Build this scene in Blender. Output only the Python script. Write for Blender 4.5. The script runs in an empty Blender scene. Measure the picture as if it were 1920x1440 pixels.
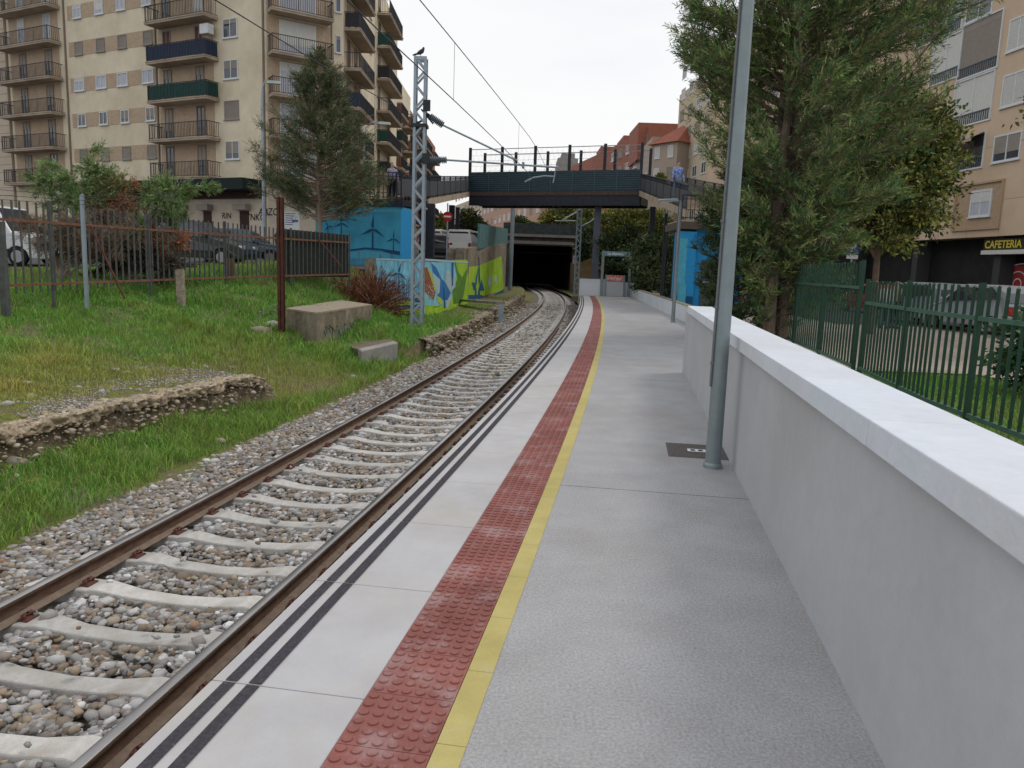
import bpy, bmesh, math, random
import numpy as np
from mathutils import Vector, Matrix
R = math.radians
random.seed(7); rng = np.random.default_rng(7)
SC = bpy.context.scene
COL = SC.collection
# ------------------------------------------------------------------ camera
FPX, PITCH, ROLL, CH = 1433.65, 8.6677, 1.9632, 1.75
_p, _r = R(PITCH), R(ROLL)
cf = Vector((0, math.cos(_p), -math.sin(_p)))
_rt = Vector((1, 0, 0)); _up = _rt.cross(cf)
cr = _rt * math.cos(_r) + _up * math.sin(_r)
cu = -_rt * math.sin(_r) + _up * math.cos(_r)
cam_d = bpy.data.cameras.new('camera'); cam = bpy.data.objects.new('camera', cam_d); COL.objects.link(cam)
cam.matrix_world = Matrix(((cr.x, cu.x, -cf.x, 0), (cr.y, cu.y, -cf.y, 0), (cr.z, cu.z, -cf.z, CH), (0, 0, 0, 1)))
cam_d.sensor_fit = 'HORIZONTAL'; cam_d.sensor_width = 36; cam_d.lens = FPX * 36 / 1920
cam_d.clip_start = 0.05; cam_d.clip_end = 3000
SC.camera = cam
# ------------------------------------------------------------------ world, sun, exposure
SUN_EL, SUN_AZ = R(52), R(62)      # azimuth from +Y towards +X
w = bpy.data.worlds.new('World'); SC.world = w; w.use_nodes = True
nt = w.node_tree; nt.nodes.clear()
sky = nt.nodes.new('ShaderNodeTexSky'); sky.sky_type = 'NISHITA'; sky.sun_disc = False
sky.sun_elevation = SUN_EL; sky.sun_rotation = SUN_AZ; sky.dust_density = 4; sky.air_density = 1.2
sc1 = nt.nodes.new('ShaderNodeVectorMath'); sc1.operation = 'SCALE'; sc1.inputs[3].default_value = 0.12
tc = nt.nodes.new('ShaderNodeTexCoord')
mp = nt.nodes.new('ShaderNodeMapping'); mp.inputs['Scale'].default_value = (1.0, 1.0, 3.2)
nz = nt.nodes.new('ShaderNodeTexNoise'); nz.inputs['Scale'].default_value = 1.6; nz.inputs['Detail'].default_value = 5; nz.inputs['Roughness'].default_value = .5
rp = nt.nodes.new('ShaderNodeValToRGB')
rp.color_ramp.elements[0].position = .32; rp.color_ramp.elements[0].color = (.73, .755, .79, 1)
rp.color_ramp.elements[1].position = .62; rp.color_ramp.elements[1].color = (.86, .855, .845, 1)
mx = nt.nodes.new('ShaderNodeMixRGB'); mx.inputs[0].default_value = .88
bg = nt.nodes.new('ShaderNodeBackground'); bg.inputs[1].default_value = 1.0
wo = nt.nodes.new('ShaderNodeOutputWorld')
L = nt.links.new
L(sky.outputs[0], sc1.inputs[0]); L(tc.outputs['Generated'], mp.inputs[0]); L(mp.outputs[0], nz.inputs['Vector'])
L(nz.outputs['Fac'], rp.inputs[0]); L(sc1.outputs[0], mx.inputs[1]); L(rp.outputs[0], mx.inputs[2]); L(mx.outputs[0], bg.inputs[0]); L(bg.outputs[0], wo.inputs[0])
sd = bpy.data.lights.new('sun', 'SUN'); sd.energy = 0.7; sd.angle = R(14); sd.color = (1, .96, .9)
so = bpy.data.objects.new('sun', sd); COL.objects.link(so)
sdir = Vector((math.sin(SUN_AZ) * math.cos(SUN_EL), math.cos(SUN_AZ) * math.cos(SUN_EL), math.sin(SUN_EL)))
so.rotation_euler = sdir.to_track_quat('Z', 'Y').to_euler()
SC.view_settings.view_transform = 'Standard'; SC.view_settings.look = 'None'
SC.view_settings.exposure = 0.27; SC.view_settings.gamma = 1; SC.view_settings.use_curve_mapping = False

# ------------------------------------------------------------------ helpers
def ray(x, y): return cf * FPX + cr * (x - 960) + cu * (720 - y)
def A(x, y, Y):
    d = ray(x, y); return Vector((0, 0, CH)) + d * (Y / d.y)
def AZ(x, y, z):
    d = ray(x, y); return Vector((0, 0, CH)) + d * ((z - CH) / d.z)

def tag(o, label=None, cat=None, group=None, kind=None):
    if label: o['label'] = label
    if cat: o['category'] = cat
    if group: o['group'] = group
    if kind: o['kind'] = kind
    return o
def empty(name, loc=(0, 0, 0), rz=0, label=None, cat=None, group=None):
    o = bpy.data.objects.new(name, None); COL.objects.link(o); o.location = loc; o.rotation_euler = (0, 0, rz)
    o.empty_display_size = .2
    return tag(o, label, cat, group)
def kids(o): return [c for c in o.children]
def copy_tree(o, parent=None):
    c = o.copy(); COL.objects.link(c); c.parent = parent
    for ch in kids(o): copy_tree(ch, c)
    return c

MATS = {}
def mat(name, col, rough=.8, metal=0, var=.12, scale=6, bump=0, bscale=40, attr=None, spec=.3, col2=None, dirt=0, stretch=None, detail=6, emit=None):
    if name in MATS: return MATS[name]
    m = bpy.data.materials.new(name); m.use_nodes = True; t = m.node_tree; b = t.nodes['Principled BSDF']
    b.inputs['Roughness'].default_value = rough; b.inputs['Metallic'].default_value = metal
    b.inputs['Specular IOR Level'].default_value = spec
    c = t.nodes.new('ShaderNodeTexCoord'); src = c.outputs['Object']
    if stretch:
        q = t.nodes.new('ShaderNodeMapping'); q.inputs['Scale'].default_value = stretch; t.links.new(src, q.inputs[0]); src2 = q.outputs[0]
    else: src2 = src
    n = t.nodes.new('ShaderNodeTexNoise'); n.inputs['Scale'].default_value = scale; n.inputs['Detail'].default_value = detail; n.inputs['Roughness'].default_value = .6
    t.links.new(src2, n.inputs['Vector'])
    r = t.nodes.new('ShaderNodeValToRGB')
    d = [max(0, x * (1 - var)) for x in col]; e = [min(1, x * (1 + var)) for x in (col2 or col)]
    r.color_ramp.elements[0].position = .3; r.color_ramp.elements[1].position = .7
    r.color_ramp.elements[0].color = (*d, 1); r.color_ramp.elements[1].color = (*e, 1)
    t.links.new(n.outputs['Fac'], r.inputs[0]); out = r.outputs[0]
    if attr:
        a = t.nodes.new('ShaderNodeAttribute'); a.attribute_name = attr
        k = t.nodes.new('ShaderNodeMixRGB'); k.blend_type = 'MULTIPLY'; k.inputs[0].default_value = 1
        t.links.new(out, k.inputs[1]); t.links.new(a.outputs['Color'], k.inputs[2]); out = k.outputs[0]
    if dirt:
        n2 = t.nodes.new('ShaderNodeTexNoise'); n2.inputs['Scale'].default_value = scale * .23; n2.inputs['Detail'].default_value = 8; n2.inputs['Roughness'].default_value = .7
        t.links.new(src, n2.inputs['Vector'])
        r2 = t.nodes.new('ShaderNodeValToRGB'); r2.color_ramp.elements[0].position = .42; r2.color_ramp.elements[1].position = .66
        g = 1 - dirt
        r2.color_ramp.elements[0].color = (1, 1, 1, 1); r2.color_ramp.elements[1].color = (g, g * .97, g * .93, 1)
        k = t.nodes.new('ShaderNodeMixRGB'); k.blend_type = 'MULTIPLY'; k.inputs[0].default_value = 1
        t.links.new(n2.outputs['Fac'], r2.inputs[0]); t.links.new(out, k.inputs[1]); t.links.new(r2.outputs[0], k.inputs[2]); out = k.outputs[0]
    t.links.new(out, b.inputs['Base Color'])
    if bump:
        n3 = t.nodes.new('ShaderNodeTexNoise'); n3.inputs['Scale'].default_value = bscale; n3.inputs['Detail'].default_value = 6
        t.links.new(src, n3.inputs['Vector'])
        bp = t.nodes.new('ShaderNodeBump'); bp.inputs['Strength'].default_value = bump; bp.inputs['Distance'].default_value = .02
        t.links.new(n3.outputs['Fac'], bp.inputs['Height']); t.links.new(bp.outputs[0], b.inputs['Normal'])
    if emit:
        b.inputs['Emission Color'].default_value = (*col, 1); b.inputs['Emission Strength'].default_value = emit
    MATS[name] = m; return m

def add_grain(m, s1=70, s2=260, lo=.72, hi=1.18, pits=.5, wear=None):
    t = m.node_tree; b = t.nodes['Principled BSDF']; lk = b.inputs['Base Color'].links[0]; src = lk.from_socket
    c = t.nodes.new('ShaderNodeTexCoord'); col = src
    for sc_, a, e in ((s1, lo + .1, hi - .05), (s2, lo, hi)):
        n = t.nodes.new('ShaderNodeTexNoise'); n.inputs['Scale'].default_value = sc_; n.inputs['Detail'].default_value = 4; n.inputs['Roughness'].default_value = .7
        r = t.nodes.new('ShaderNodeMapRange'); r.inputs[1].default_value = .3; r.inputs[2].default_value = .7; r.inputs[3].default_value = a; r.inputs[4].default_value = e
        k = t.nodes.new('ShaderNodeVectorMath'); k.operation = 'SCALE'
        t.links.new(c.outputs['Object'], n.inputs['Vector']); t.links.new(n.outputs['Fac'], r.inputs[0]); t.links.new(col, k.inputs[0]); t.links.new(r.outputs[0], k.inputs[3]); col = k.outputs[0]
    if pits:
        n = t.nodes.new('ShaderNodeTexNoise'); n.inputs['Scale'].default_value = 38; n.inputs['Detail'].default_value = 7; n.inputs['Roughness'].default_value = .85
        r = t.nodes.new('ShaderNodeMapRange'); r.inputs[1].default_value = .64; r.inputs[2].default_value = .70; r.inputs[3].default_value = 1; r.inputs[4].default_value = 1 - pits
        k = t.nodes.new('ShaderNodeVectorMath'); k.operation = 'SCALE'
        t.links.new(c.outputs['Object'], n.inputs['Vector']); t.links.new(n.outputs['Fac'], r.inputs[0]); t.links.new(col, k.inputs[0]); t.links.new(r.outputs[0], k.inputs[3]); col = k.outputs[0]
    if wear:
        n = t.nodes.new('ShaderNodeTexNoise'); n.inputs['Scale'].default_value = wear[0]; n.inputs['Detail'].default_value = 9; n.inputs['Roughness'].default_value = .72
        r = t.nodes.new('ShaderNodeMapRange'); r.inputs[1].default_value = wear[1]; r.inputs[2].default_value = wear[1] + .14; r.inputs[3].default_value = 0; r.inputs[4].default_value = wear[2]
        k = t.nodes.new('ShaderNodeMixRGB'); k.inputs[2].default_value = (*wear[3], 1)
        t.links.new(c.outputs['Object'], n.inputs['Vector']); t.links.new(n.outputs['Fac'], r.inputs[0]); t.links.new(r.outputs[0], k.inputs[0]); t.links.new(col, k.inputs[1]); col = k.outputs[0]
    t.links.new(col, b.inputs['Base Color'])
class MB:
    def __init__(s): s.v = []; s.f = []; s.m = []
    def quad(s, a, b, c, d, mi=0):
        n = len(s.v); s.v += [tuple(a), tuple(b), tuple(c), tuple(d)]; s.f.append((n, n + 1, n + 2, n + 3)); s.m.append(mi)
    def poly(s, pts, mi=0):
        n = len(s.v); s.v += [tuple(p) for p in pts]; s.f.append(tuple(range(n, n + len(pts)))); s.m.append(mi)
    def box(s, x0, x1, y0, y1, z0, z1, mi=0):
        s.hexa([(x0, y0, z0), (x1, y0, z0), (x1, y1, z0), (x0, y1, z0)], [(x0, y0, z1), (x1, y0, z1), (x1, y1, z1), (x0, y1, z1)], mi)
    def hexa(s, bt, tp, mi=0):
        n = len(s.v); s.v += [tuple(p) for p in bt] + [tuple(p) for p in tp]
        for f in ((3, 2, 1, 0), (4, 5, 6, 7), (0, 1, 5, 4), (1, 2, 6, 5), (2, 3, 7, 6), (3, 0, 4, 7)):
            s.f.append(tuple(n + i for i in f)); s.m.append(mi)
    def prism(s, pts, off, mi=0):
        """pts: planar polygon (3d), off: extrusion vector"""
        n = len(s.v); k = len(pts); off = Vector(off)
        s.v += [tuple(Vector(p)) for p in pts] + [tuple(Vector(p) + off) for p in pts]
        s.f.append(tuple(range(n, n + k))); s.m.append(mi)
        s.f.append(tuple(n + k + i for i in reversed(range(k)))); s.m.append(mi)
        for i in range(k):
            j = (i + 1) % k; s.f.append((n + j, n + i, n + k + i, n + k + j)); s.m.append(mi)
    def bar(s, a, b, w, h=None, mi=0):
        """square bar between a and b"""
        a = Vector(a); b = Vector(b); h = h or w; d = (b - a).normalized()
        u = Vector((0, 0, 1)) if abs(d.z) < .9 else Vector((0, 1, 0))
        x = d.cross(u).normalized() * (w / 2); z = x.cross(d).normalized() * (h / 2)
        s.hexa([a - x - z, a + x - z, a + x + z, a - x + z], [b - x - z, b + x - z, b + x + z, b - x + z], mi)
    def tube(s, pts, r, n=8, mi=0, cap=True):
        pts = [Vector(p) for p in pts]; rs = r if isinstance(r, (list, tuple)) else [r] * len(pts)
        base = len(s.v); up = None
        for i, p in enumerate(pts):
            d = (pts[min(i + 1, len(pts) - 1)] - pts[max(i - 1, 0)]).normalized()
            if up is None: up = Vector((0, 0, 1)) if abs(d.z) < .9 else Vector((1, 0, 0))
            x = d.cross(up).normalized(); y = x.cross(d).normalized(); up = y
            for k in range(n):
                a = 2 * math.pi * k / n; s.v.append(tuple(p + (x * math.cos(a) + y * math.sin(a)) * rs[i]))
        for i in range(len(pts) - 1):
            for k in range(n):
                a = base + i * n + k; b = base + i * n + (k + 1) % n
                s.f.append((a, b, b + n, a + n)); s.m.append(mi)
        if cap:
            s.f.append(tuple(base + k for k in reversed(range(n)))); s.m.append(mi)
            e = base + (len(pts) - 1) * n; s.f.append(tuple(e + k for k in range(n))); s.m.append(mi)
    def add(s, verts, faces, M, mi=0):
        n = len(s.v); s.v += [tuple(M @ Vector(v)) for v in verts]
        for f in faces: s.f.append(tuple(n + i for i in f)); s.m.append(mi)
    def build(s, name, mats, parent=None, smooth=False, bevel=0, label=None):
        me = bpy.data.meshes.new(name); me.from_pydata(s.v, [], s.f)
        if not isinstance(mats, (list, tuple)): mats = [mats]
        for m in mats: me.materials.append(m)
        me.polygons.foreach_set('material_index', s.m)
        if smooth: me.polygons.foreach_set('use_smooth', [True] * len(s.f))
        bm = bmesh.new(); bm.from_mesh(me)
        if smooth or bevel: bmesh.ops.remove_doubles(bm, verts=bm.verts, dist=1e-5)
        bmesh.ops.recalc_face_normals(bm, faces=bm.faces); bm.to_mesh(me); bm.free()
        me.update()
        o = bpy.data.objects.new(name, me); COL.objects.link(o)
        if parent is not None: o.parent = parent
        if bevel:
            b = o.modifiers.new('bevel', 'BEVEL'); b.width = bevel; b.segments = 2; b.limit_method = 'ANGLE'; b.angle_limit = R(40)
        if smooth:
            try: me.set_sharp_from_angle(angle=R(45))
            except Exception: pass
        if label: o['label'] = label
        return o
def npmesh(name, V, F, mats, parent=None, col=None, smooth=False, midx=None):
    """V (n,3) F (m,k) numpy, col (n,3)"""
    me = bpy.data.meshes.new(name); n, m, k = len(V), len(F), F.shape[1]
    me.vertices.add(n); me.vertices.foreach_set('co', np.ascontiguousarray(V, np.float32).ravel())
    me.loops.add(m * k); me.loops.foreach_set('vertex_index', np.ascontiguousarray(F, np.int32).ravel())
    me.polygons.add(m); me.polygons.foreach_set('loop_start', np.arange(0, m * k, k, dtype=np.int32))
    try: me.polygons.foreach_set('loop_total', np.full(m, k, np.int32))
    except Exception: pass
    if midx is not None: me.polygons.foreach_set('material_index', np.asarray(midx, np.int32))
    if smooth: me.polygons.foreach_set('use_smooth', np.ones(m, bool))
    me.update(calc_edges=True)
    if col is not None:
        a = me.color_attributes.new('tint', 'FLOAT_COLOR', 'POINT')
        c4 = np.ones((n, 4), np.float32); c4[:, :3] = col; a.data.foreach_set('color', c4.ravel())
    for q in (mats if isinstance(mats, (list, tuple)) else [mats]): me.materials.append(q)
    o = bpy.data.objects.new(name, me); COL.objects.link(o)
    if parent is not None: o.parent = parent
    return o
def text_geo(body, size=1, bold=0):
    cu_ = bpy.data.curves.new('t', 'FONT'); cu_.body = body; cu_.size = size; cu_.offset = bold; cu_.align_x = 'CENTER'; cu_.align_y = 'CENTER'
    cu_.resolution_u = 3
    ob = bpy.data.objects.new('t', cu_); COL.objects.link(ob); bpy.context.view_layer.update()
    me = bpy.data.meshes.new_from_object(ob); v = [tuple(x.co) for x in me.vertices]; f = [tuple(p.vertices) for p in me.polygons]
    bpy.data.objects.remove(ob); bpy.data.curves.remove(cu_); bpy.data.meshes.remove(me)
    return v, f
def frame_mat(o, x, z):
    """matrix: local x->x, local y->z(up)"""
    x = Vector(x).normalized(); z = Vector(z).normalized(); n = x.cross(z)
    return Matrix(((x.x, z.x, n.x, o[0]), (x.y, z.y, n.y, o[1]), (x.z, z.z, n.z, o[2]), (0, 0, 0, 1)))

# ------------------------------------------------------------------ the curve of the platform edge
CO = [-1.6996, 1.6634, -.1206, .0084, -.0007]
def fx(y):
    if y > 88: return fx(88) + (y - 88) * (-.032)
    if y < -2: return fx(-2) + (y + 2) * .19
    return sum(c * (y / 10) ** i for i, c in enumerate(CO))
def fd(y): return (fx(y + .05) - fx(y - .05)) / .1
_ys = np.arange(-12, 150, .05); _xs = np.array([fx(y) for y in _ys])
_s = np.concatenate([[0], np.cumsum(np.hypot(np.diff(_xs), np.diff(_ys)))]); _s -= np.interp(0, _ys, _s)
def y_of_s(s): return float(np.interp(s, _s, _ys))
def s_of_y(y): return float(np.interp(y, _ys, _s))
def off(y, o, z=0):
    d = fd(y); n = math.hypot(1, d); return Vector((fx(y) + o / n, y - o * d / n, z))
def soff(s, o, z=0): return off(y_of_s(s), o, z)
def frame(y):
    d = fd(y); n = math.hypot(1, d); return Vector((d / n, 1 / n, 0)), Vector((1 / n, -d / n, 0))
def np_off(Y, O):
    x = np.interp(Y, _ys, _xs); d = np.interp(Y, _ys, np.gradient(_xs, _ys)); n = np.hypot(1, d)
    return x + O / n, Y - O * d / n
RZ = -.718; RO = -.897; GA = 1.738; LO = RO - GA
def strip(mb, o0, o1, z, y0, y1, dy=.6, mi=0):
    n = max(1, int((y1 - y0) / dy)); ys = [y0 + (y1 - y0) * i / n for i in range(n + 1)]
    for a, b in zip(ys, ys[1:]):
        mb.quad(off(a, o0, z), off(a, o1, z), off(b, o1, z), off(b, o0, z), mi)

# ------------------------------------------------------------------ materials
M_conc = mat('platform_concrete', (.42, .42, .435), rough=.98, var=.06, scale=2.6, bump=.3, bscale=60, dirt=.12, detail=12, spec=.1); add_grain(M_conc, lo=.62, hi=1.25, pits=.5, wear=(.55, .56, .22, (.48, .49, .52)))
M_white = mat('edge_slab_concrete', (.475, .47, .485), rough=.85, var=.05, scale=3, bump=.12, bscale=120, dirt=.12, spec=.15); add_grain(M_white, lo=.93, hi=1.05, pits=.12, wear=(1.3, .5, .28, (.50, .47, .38)))
M_black = mat('edge_line_paint', (.065, .062, .072), rough=.9, var=.3, scale=60, bump=.1, spec=.1); add_grain(M_black, pits=0, wear=(24, .60, .5, (.3, .29, .3)))
M_red = mat('tactile_red', (.25, .085, .075), rough=.75, var=.16, scale=2.2, bump=.15, bscale=90, col2=(.29, .11, .095), dirt=.2, detail=9); add_grain(M_red, lo=.85, hi=1.12, pits=.2, wear=(3.2, .50, .45, (.42, .33, .33)))
M_yel = mat('yellow_paint', (.50, .43, .17), rough=.85, var=.07, scale=5, dirt=.15, spec=.15); add_grain(M_yel, lo=.88, hi=1.08, pits=.2, wear=(5, .56, .35, (.42, .40, .33)))
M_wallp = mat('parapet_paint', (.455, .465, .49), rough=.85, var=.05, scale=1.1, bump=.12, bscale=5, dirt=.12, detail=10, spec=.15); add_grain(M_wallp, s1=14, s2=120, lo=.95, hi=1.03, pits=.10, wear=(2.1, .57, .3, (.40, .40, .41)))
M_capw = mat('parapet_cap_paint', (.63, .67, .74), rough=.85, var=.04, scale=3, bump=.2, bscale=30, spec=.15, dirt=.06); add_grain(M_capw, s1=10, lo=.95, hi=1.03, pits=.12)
M_dark = mat('dark_void', (.02, .02, .02), rough=1)
M_sleeper = mat('sleeper_concrete', (.60, .585, .56), rough=.9, var=.12, scale=14, bump=.3, bscale=90, dirt=.2)
M_rust = mat('rail_rust', (.105, .062, .042), rough=.85, var=.4, scale=9, bump=.2, bscale=60, stretch=(1, 1, 3))
M_foot = mat('rail_foot_dust', (.22, .165, .125), rough=.95, var=.2, scale=14)
M_steel = mat('rail_head', (.34, .33, .33), rough=.32, metal=.85, var=.25, scale=5, stretch=(1, .2, 1))
M_stone = mat('ballast_stone', (1, 1, 1), rough=.9, var=.16, scale=45, attr='tint', bump=.2, bscale=120)
M_bed = mat('ballast_bed_gravel', (.17, .145, .12), rough=1, var=.55, scale=22, bump=1, bscale=30)
M_soil = mat('embankment_soil', (.12, .105, .055), rough=1, var=.4, scale=3, col2=(.16, .165, .06), bump=.8, bscale=14, dirt=.2)
M_grass = mat('grass_blade', (1, 1, 1), rough=.7, var=.2, scale=3, attr='tint')
M_leaf = mat('leaf', (1, 1, 1), rough=.75, var=.15, scale=2, attr='tint')
for m_ in (M_grass, M_leaf):
    b_ = m_.node_tree.nodes['Principled BSDF']
    b_.inputs['Specular IOR Level'].default_value = .15
M_bark = mat('bark', (.16, .12, .09), rough=.95, var=.35, scale=12, bump=.6, bscale=30, stretch=(1, 1, .3))
M_galv = mat('galvanised_steel', (.31, .37, .42), rough=.5, metal=.5, var=.12, scale=5)
M_pole = mat('lamp_pole_paint', (.25, .30, .32), rough=.42, metal=.4, var=.10, scale=4, dirt=.1)
M_dst = mat('dark_bridge_steel', (.018, .022, .034), rough=.5, var=.3, scale=3)
M_green = mat('fence_green_paint', (.016, .055, .034), rough=.5, var=.25, scale=6)
M_grail = mat('fence_green_rail', (.06, .13, .095), rough=.5, var=.2, scale=6)
M_oldc = mat('old_concrete', (.27, .235, .18), rough=.95, var=.3, scale=5, bump=.6, bscale=25, dirt=.4)
M_asph = mat('asphalt', (.07, .07, .075), rough=.95, var=.2, scale=8, bump=.3, bscale=80)
M_pave = mat('pavement', (.40, .34, .29), rough=.9, var=.1, scale=4, dirt=.15)

# ------------------------------------------------------------------ ground sheets
g = MB(); g.quad((-900, -200, -1.6), (900, -200, -1.6), (900, 2500, -1.6), (-900, 2500, -1.6)); tag(g.build('ground', M_asph), kind='structure')

def terr_params(Y):
    ul = np.interp(Y, [0, 8, 12, 13, 14.5, 17.8, 21, 26, 30, 40, 60, 90], [2.9, 2.6, 2.3, 1.9, 1.7, 1.5, 1.35, 1.3, 1.4, 1.6, 1.7, 1.7])
    zl = np.interp(Y, [0, 6, 12.6, 13.4, 19.8, 21.2, 90], [-.2, -.25, -.3, -.75, -.75, -.42, -.45])
    uf = np.interp(Y, [0, 16.6, 27.8, 31, 90], [14, 9.2, 6.3, 6.0, 6.0])
    zf = np.interp(Y, [0, 16.6, 27.8, 31.4, 31.5, 90], [.3, .62, 1.5, 1.3, .0, -.2])
    return ul, zl, uf, zf
def street_z(X, Y): return np.clip(1.2 + (Y - 24) * .036, .9, 3.6)
def hnoise(x, y, s=1.0, seed=0):
    r_ = np.random.default_rng(100 + seed); out = 0
    for k in range(7):
        f = s * (1.6 ** k) * .5; a = r_.uniform(0, 6.28, 4); th = r_.uniform(0, 3.14)
        out = out + np.sin((x * math.cos(th) + y * math.sin(th)) * f + a[0] + 1.3 * np.sin((x * math.sin(th) - y * math.cos(th)) * f * .8 + a[1])) / (1.35 ** k)
    return out / 3
def terr_z(u, Y, X=None):
    """height of the left bank; u metres left of the left rail"""
    ul, zl, uf, zf = terr_params(Y)
    n = hnoise(u, Y, 1.6, 1)
    ue = ul + .10 * hnoise(u * 0, Y, 3.5, 2) + .05 * hnoise(u * 0, Y, 11, 3)
    low = -.93 + np.clip((u - 1.15) / 1.4, 0, 1) * np.interp(Y, [11, 16, 19, 22], [.30, .16, .10, .10]) + .02 * n
    t = np.clip((u - ue) / np.maximum(uf - ue, .1), 0, 1)
    # bank, gentle then steeper
    bank = zl + (zf - zl) * (t ** np.interp(Y, [16, 22, 26.5, 31], [1.4, 1.8, 5, 9])) + .05 * n + .04 * np.sin(t * 3.14) * hnoise(u, Y, .7, 4)
    S_ = lambda v: np.clip(v, 0, 1) ** 2 * (3 - 2 * np.clip(v, 0, 1))
    bank = bank + .42 * S_((u - 3.0) / .9) * S_((Y - 19.2) / 1.4) * S_((27.5 - Y) / 1.5) * (1 - t)
    bank = bank + .24 * S_((u - 2.0) / .6) * S_((Y - 15.5) / 2) * S_((24.5 - Y) / 2) * (1 - t)
    bank = bank + S_((u - ul - 1.2) / 1.5) * S_((Y - 11) / 3) * (.07 * hnoise(u, Y, 3.2, 21) + .04 * hnoise(u, Y, 7, 22))
    e = np.clip((u - ue) / np.where(zl < -.6, 1.2, .10), 0, 1); e = e * e * (3 - 2 * e)
    z = low * (1 - e) + bank * e
    s = np.clip((u - uf - .2) / 2.5, 0, 1); st = street_z(0, Y)
    return z * (1 - s) + st * s
# left bank mesh
def grid_mesh(name, us, Ys, zf, mats):
    U, YY = np.meshgrid(us, Ys); O = LO - U
    X, Yw = np_off(YY, O); Z = zf(U, YY)
    n, m = U.shape; V = np.stack([X.ravel(), Yw.ravel(), Z.ravel()], 1)
    i = np.arange(n * m).reshape(n, m); F = np.stack([i[:-1, :-1].ravel(), i[1:, :-1].ravel(), i[1:, 1:].ravel(), i[:-1, 1:].ravel()], 1)
    return npmesh(name, V, F, mats, smooth=True)
us = np.concatenate([np.arange(1.0, 3.4, .05), np.arange(3.4, 16, .2)]); Ys = np.concatenate([np.arange(-4, 20, .09), np.arange(20, 46, .25)])
M_terr = bpy.data.materials.new('embankment_ground'); M_terr.use_nodes = True
def _terr():
    t = M_terr.node_tree; b = t.nodes['Principled BSDF']; b.inputs['Roughness'].default_value = 1; b.inputs['Specular IOR Level'].default_value = .1
    c = t.nodes.new('ShaderNodeTexCoord'); N = lambda s, d=8: None
    def noise(s, d=8, rr=.6):
        n = t.nodes.new('ShaderNodeTexNoise'); n.inputs['Scale'].default_value = s; n.inputs['Detail'].default_value = d; n.inputs['Roughness'].default_value = rr
        t.links.new(c.outputs['Object'], n.inputs['Vector']); return n.outputs['Fac']
    def ramp(f, p0, c0, p1, c1):
        r = t.nodes.new('ShaderNodeValToRGB'); r.color_ramp.elements[0].position = p0; r.color_ramp.elements[0].color = (*c0, 1)
        r.color_ramp.elements[1].position = p1; r.color_ramp.elements[1].color = (*c1, 1); t.links.new(f, r.inputs[0]); return r.outputs[0]
    def mixc(f, a, b2):
        m = t.nodes.new('ShaderNodeMixRGB'); t.links.new(f, m.inputs[0]); t.links.new(a, m.inputs[1]); t.links.new(b2, m.inputs[2]); return m.outputs[0]
    green = ramp(noise(7), .3, (.10, .13, .03), .7, (.21, .23, .06))
    dirt = ramp(noise(28, 10, .75), .3, (.10, .075, .045), .72, (.30, .25, .18))
    fac = ramp(noise(1.1, 9, .7), .46, (0, 0, 0), .58, (1, 1, 1))
    col = mixc(fac, green, dirt)
    geo = t.nodes.new('ShaderNodeNewGeometry'); sp = t.nodes.new('ShaderNodeSeparateXYZ'); t.links.new(geo.outputs['True Normal'], sp.inputs[0])
    steep = ramp(sp.outputs[2], .55, (1, 1, 1), .85, (0, 0, 0))
    rock = ramp(noise(9, 10, .75), .35, (.09, .07, .045), .7, (.34, .27, .18))
    col = mixc(steep, col, rock)
    t.links.new(col, b.inputs['Base Color'])
    bp = t.nodes.new('ShaderNodeBump'); bp.inputs['Strength'].default_value = 1; bp.inputs['Distance'].default_value = .04
    t.links.new(noise(22, 10, .7), bp.inputs['Height']); t.links.new(bp.outputs[0], b.inputs['Normal'])
_terr()
Ys = Ys[Ys < 31.4]
tag(grid_mesh('embankment', us, Ys, lambda U, Y: terr_z(U, Y), M_terr), kind='structure')
tag(grid_mesh('track_side_bank', np.arange(1.0, 4.3, .06), np.arange(31.3, 96, .3), lambda U, Y: terr_z(U, Y), M_terr), kind='structure')
# street on the left (rising) and pavement on the right
g = MB()
ry = [-4, 4, 10, 16, 22, 27, 31.5, 31.6, 38, 45, 55, 64, 78, 90, 90.1, 130, 200]
def rxb(y):
    if y < 31.55: return off(y, LO - 14.5).x
    return float(np.interp(y, [31.6, 45, 64, 90, 90.1, 200], [-4.2, -3.1, -1.2, -1.3, 12, 12]))
for ya, yb in zip(ry, ry[1:]):
    z0, z1 = float(street_z(0, ya)) - .01, float(street_z(0, yb)) - .01
    g.quad((-90, ya, z0), (rxb(ya), ya, z0), (rxb(yb), yb, z1), (-90, yb, z1))
tag(g.build('road', M_asph), kind='structure')
g = MB(); g.box(-34, -11.2, 40, 44.5, 1.5, 2.02); tag(g.build('pavement', M_pave), kind='structure')

# ballast bed, below the stones
g = MB(); strip(g, -4.05, -.02, -.985, -8, 130, 1); tag(g.build('ballast_bed', M_bed), kind='structure')
g = MB(); strip(g, -6.2, -4.05, -.97, 44, 100, 2); strip(g, 0, 4.5, -.75, 53.6, 100, 2); strip(g, 4.5, 9, -.3, 53.6, 100, 2); tag(g.build('track_verge', M_soil), kind='structure')

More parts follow.
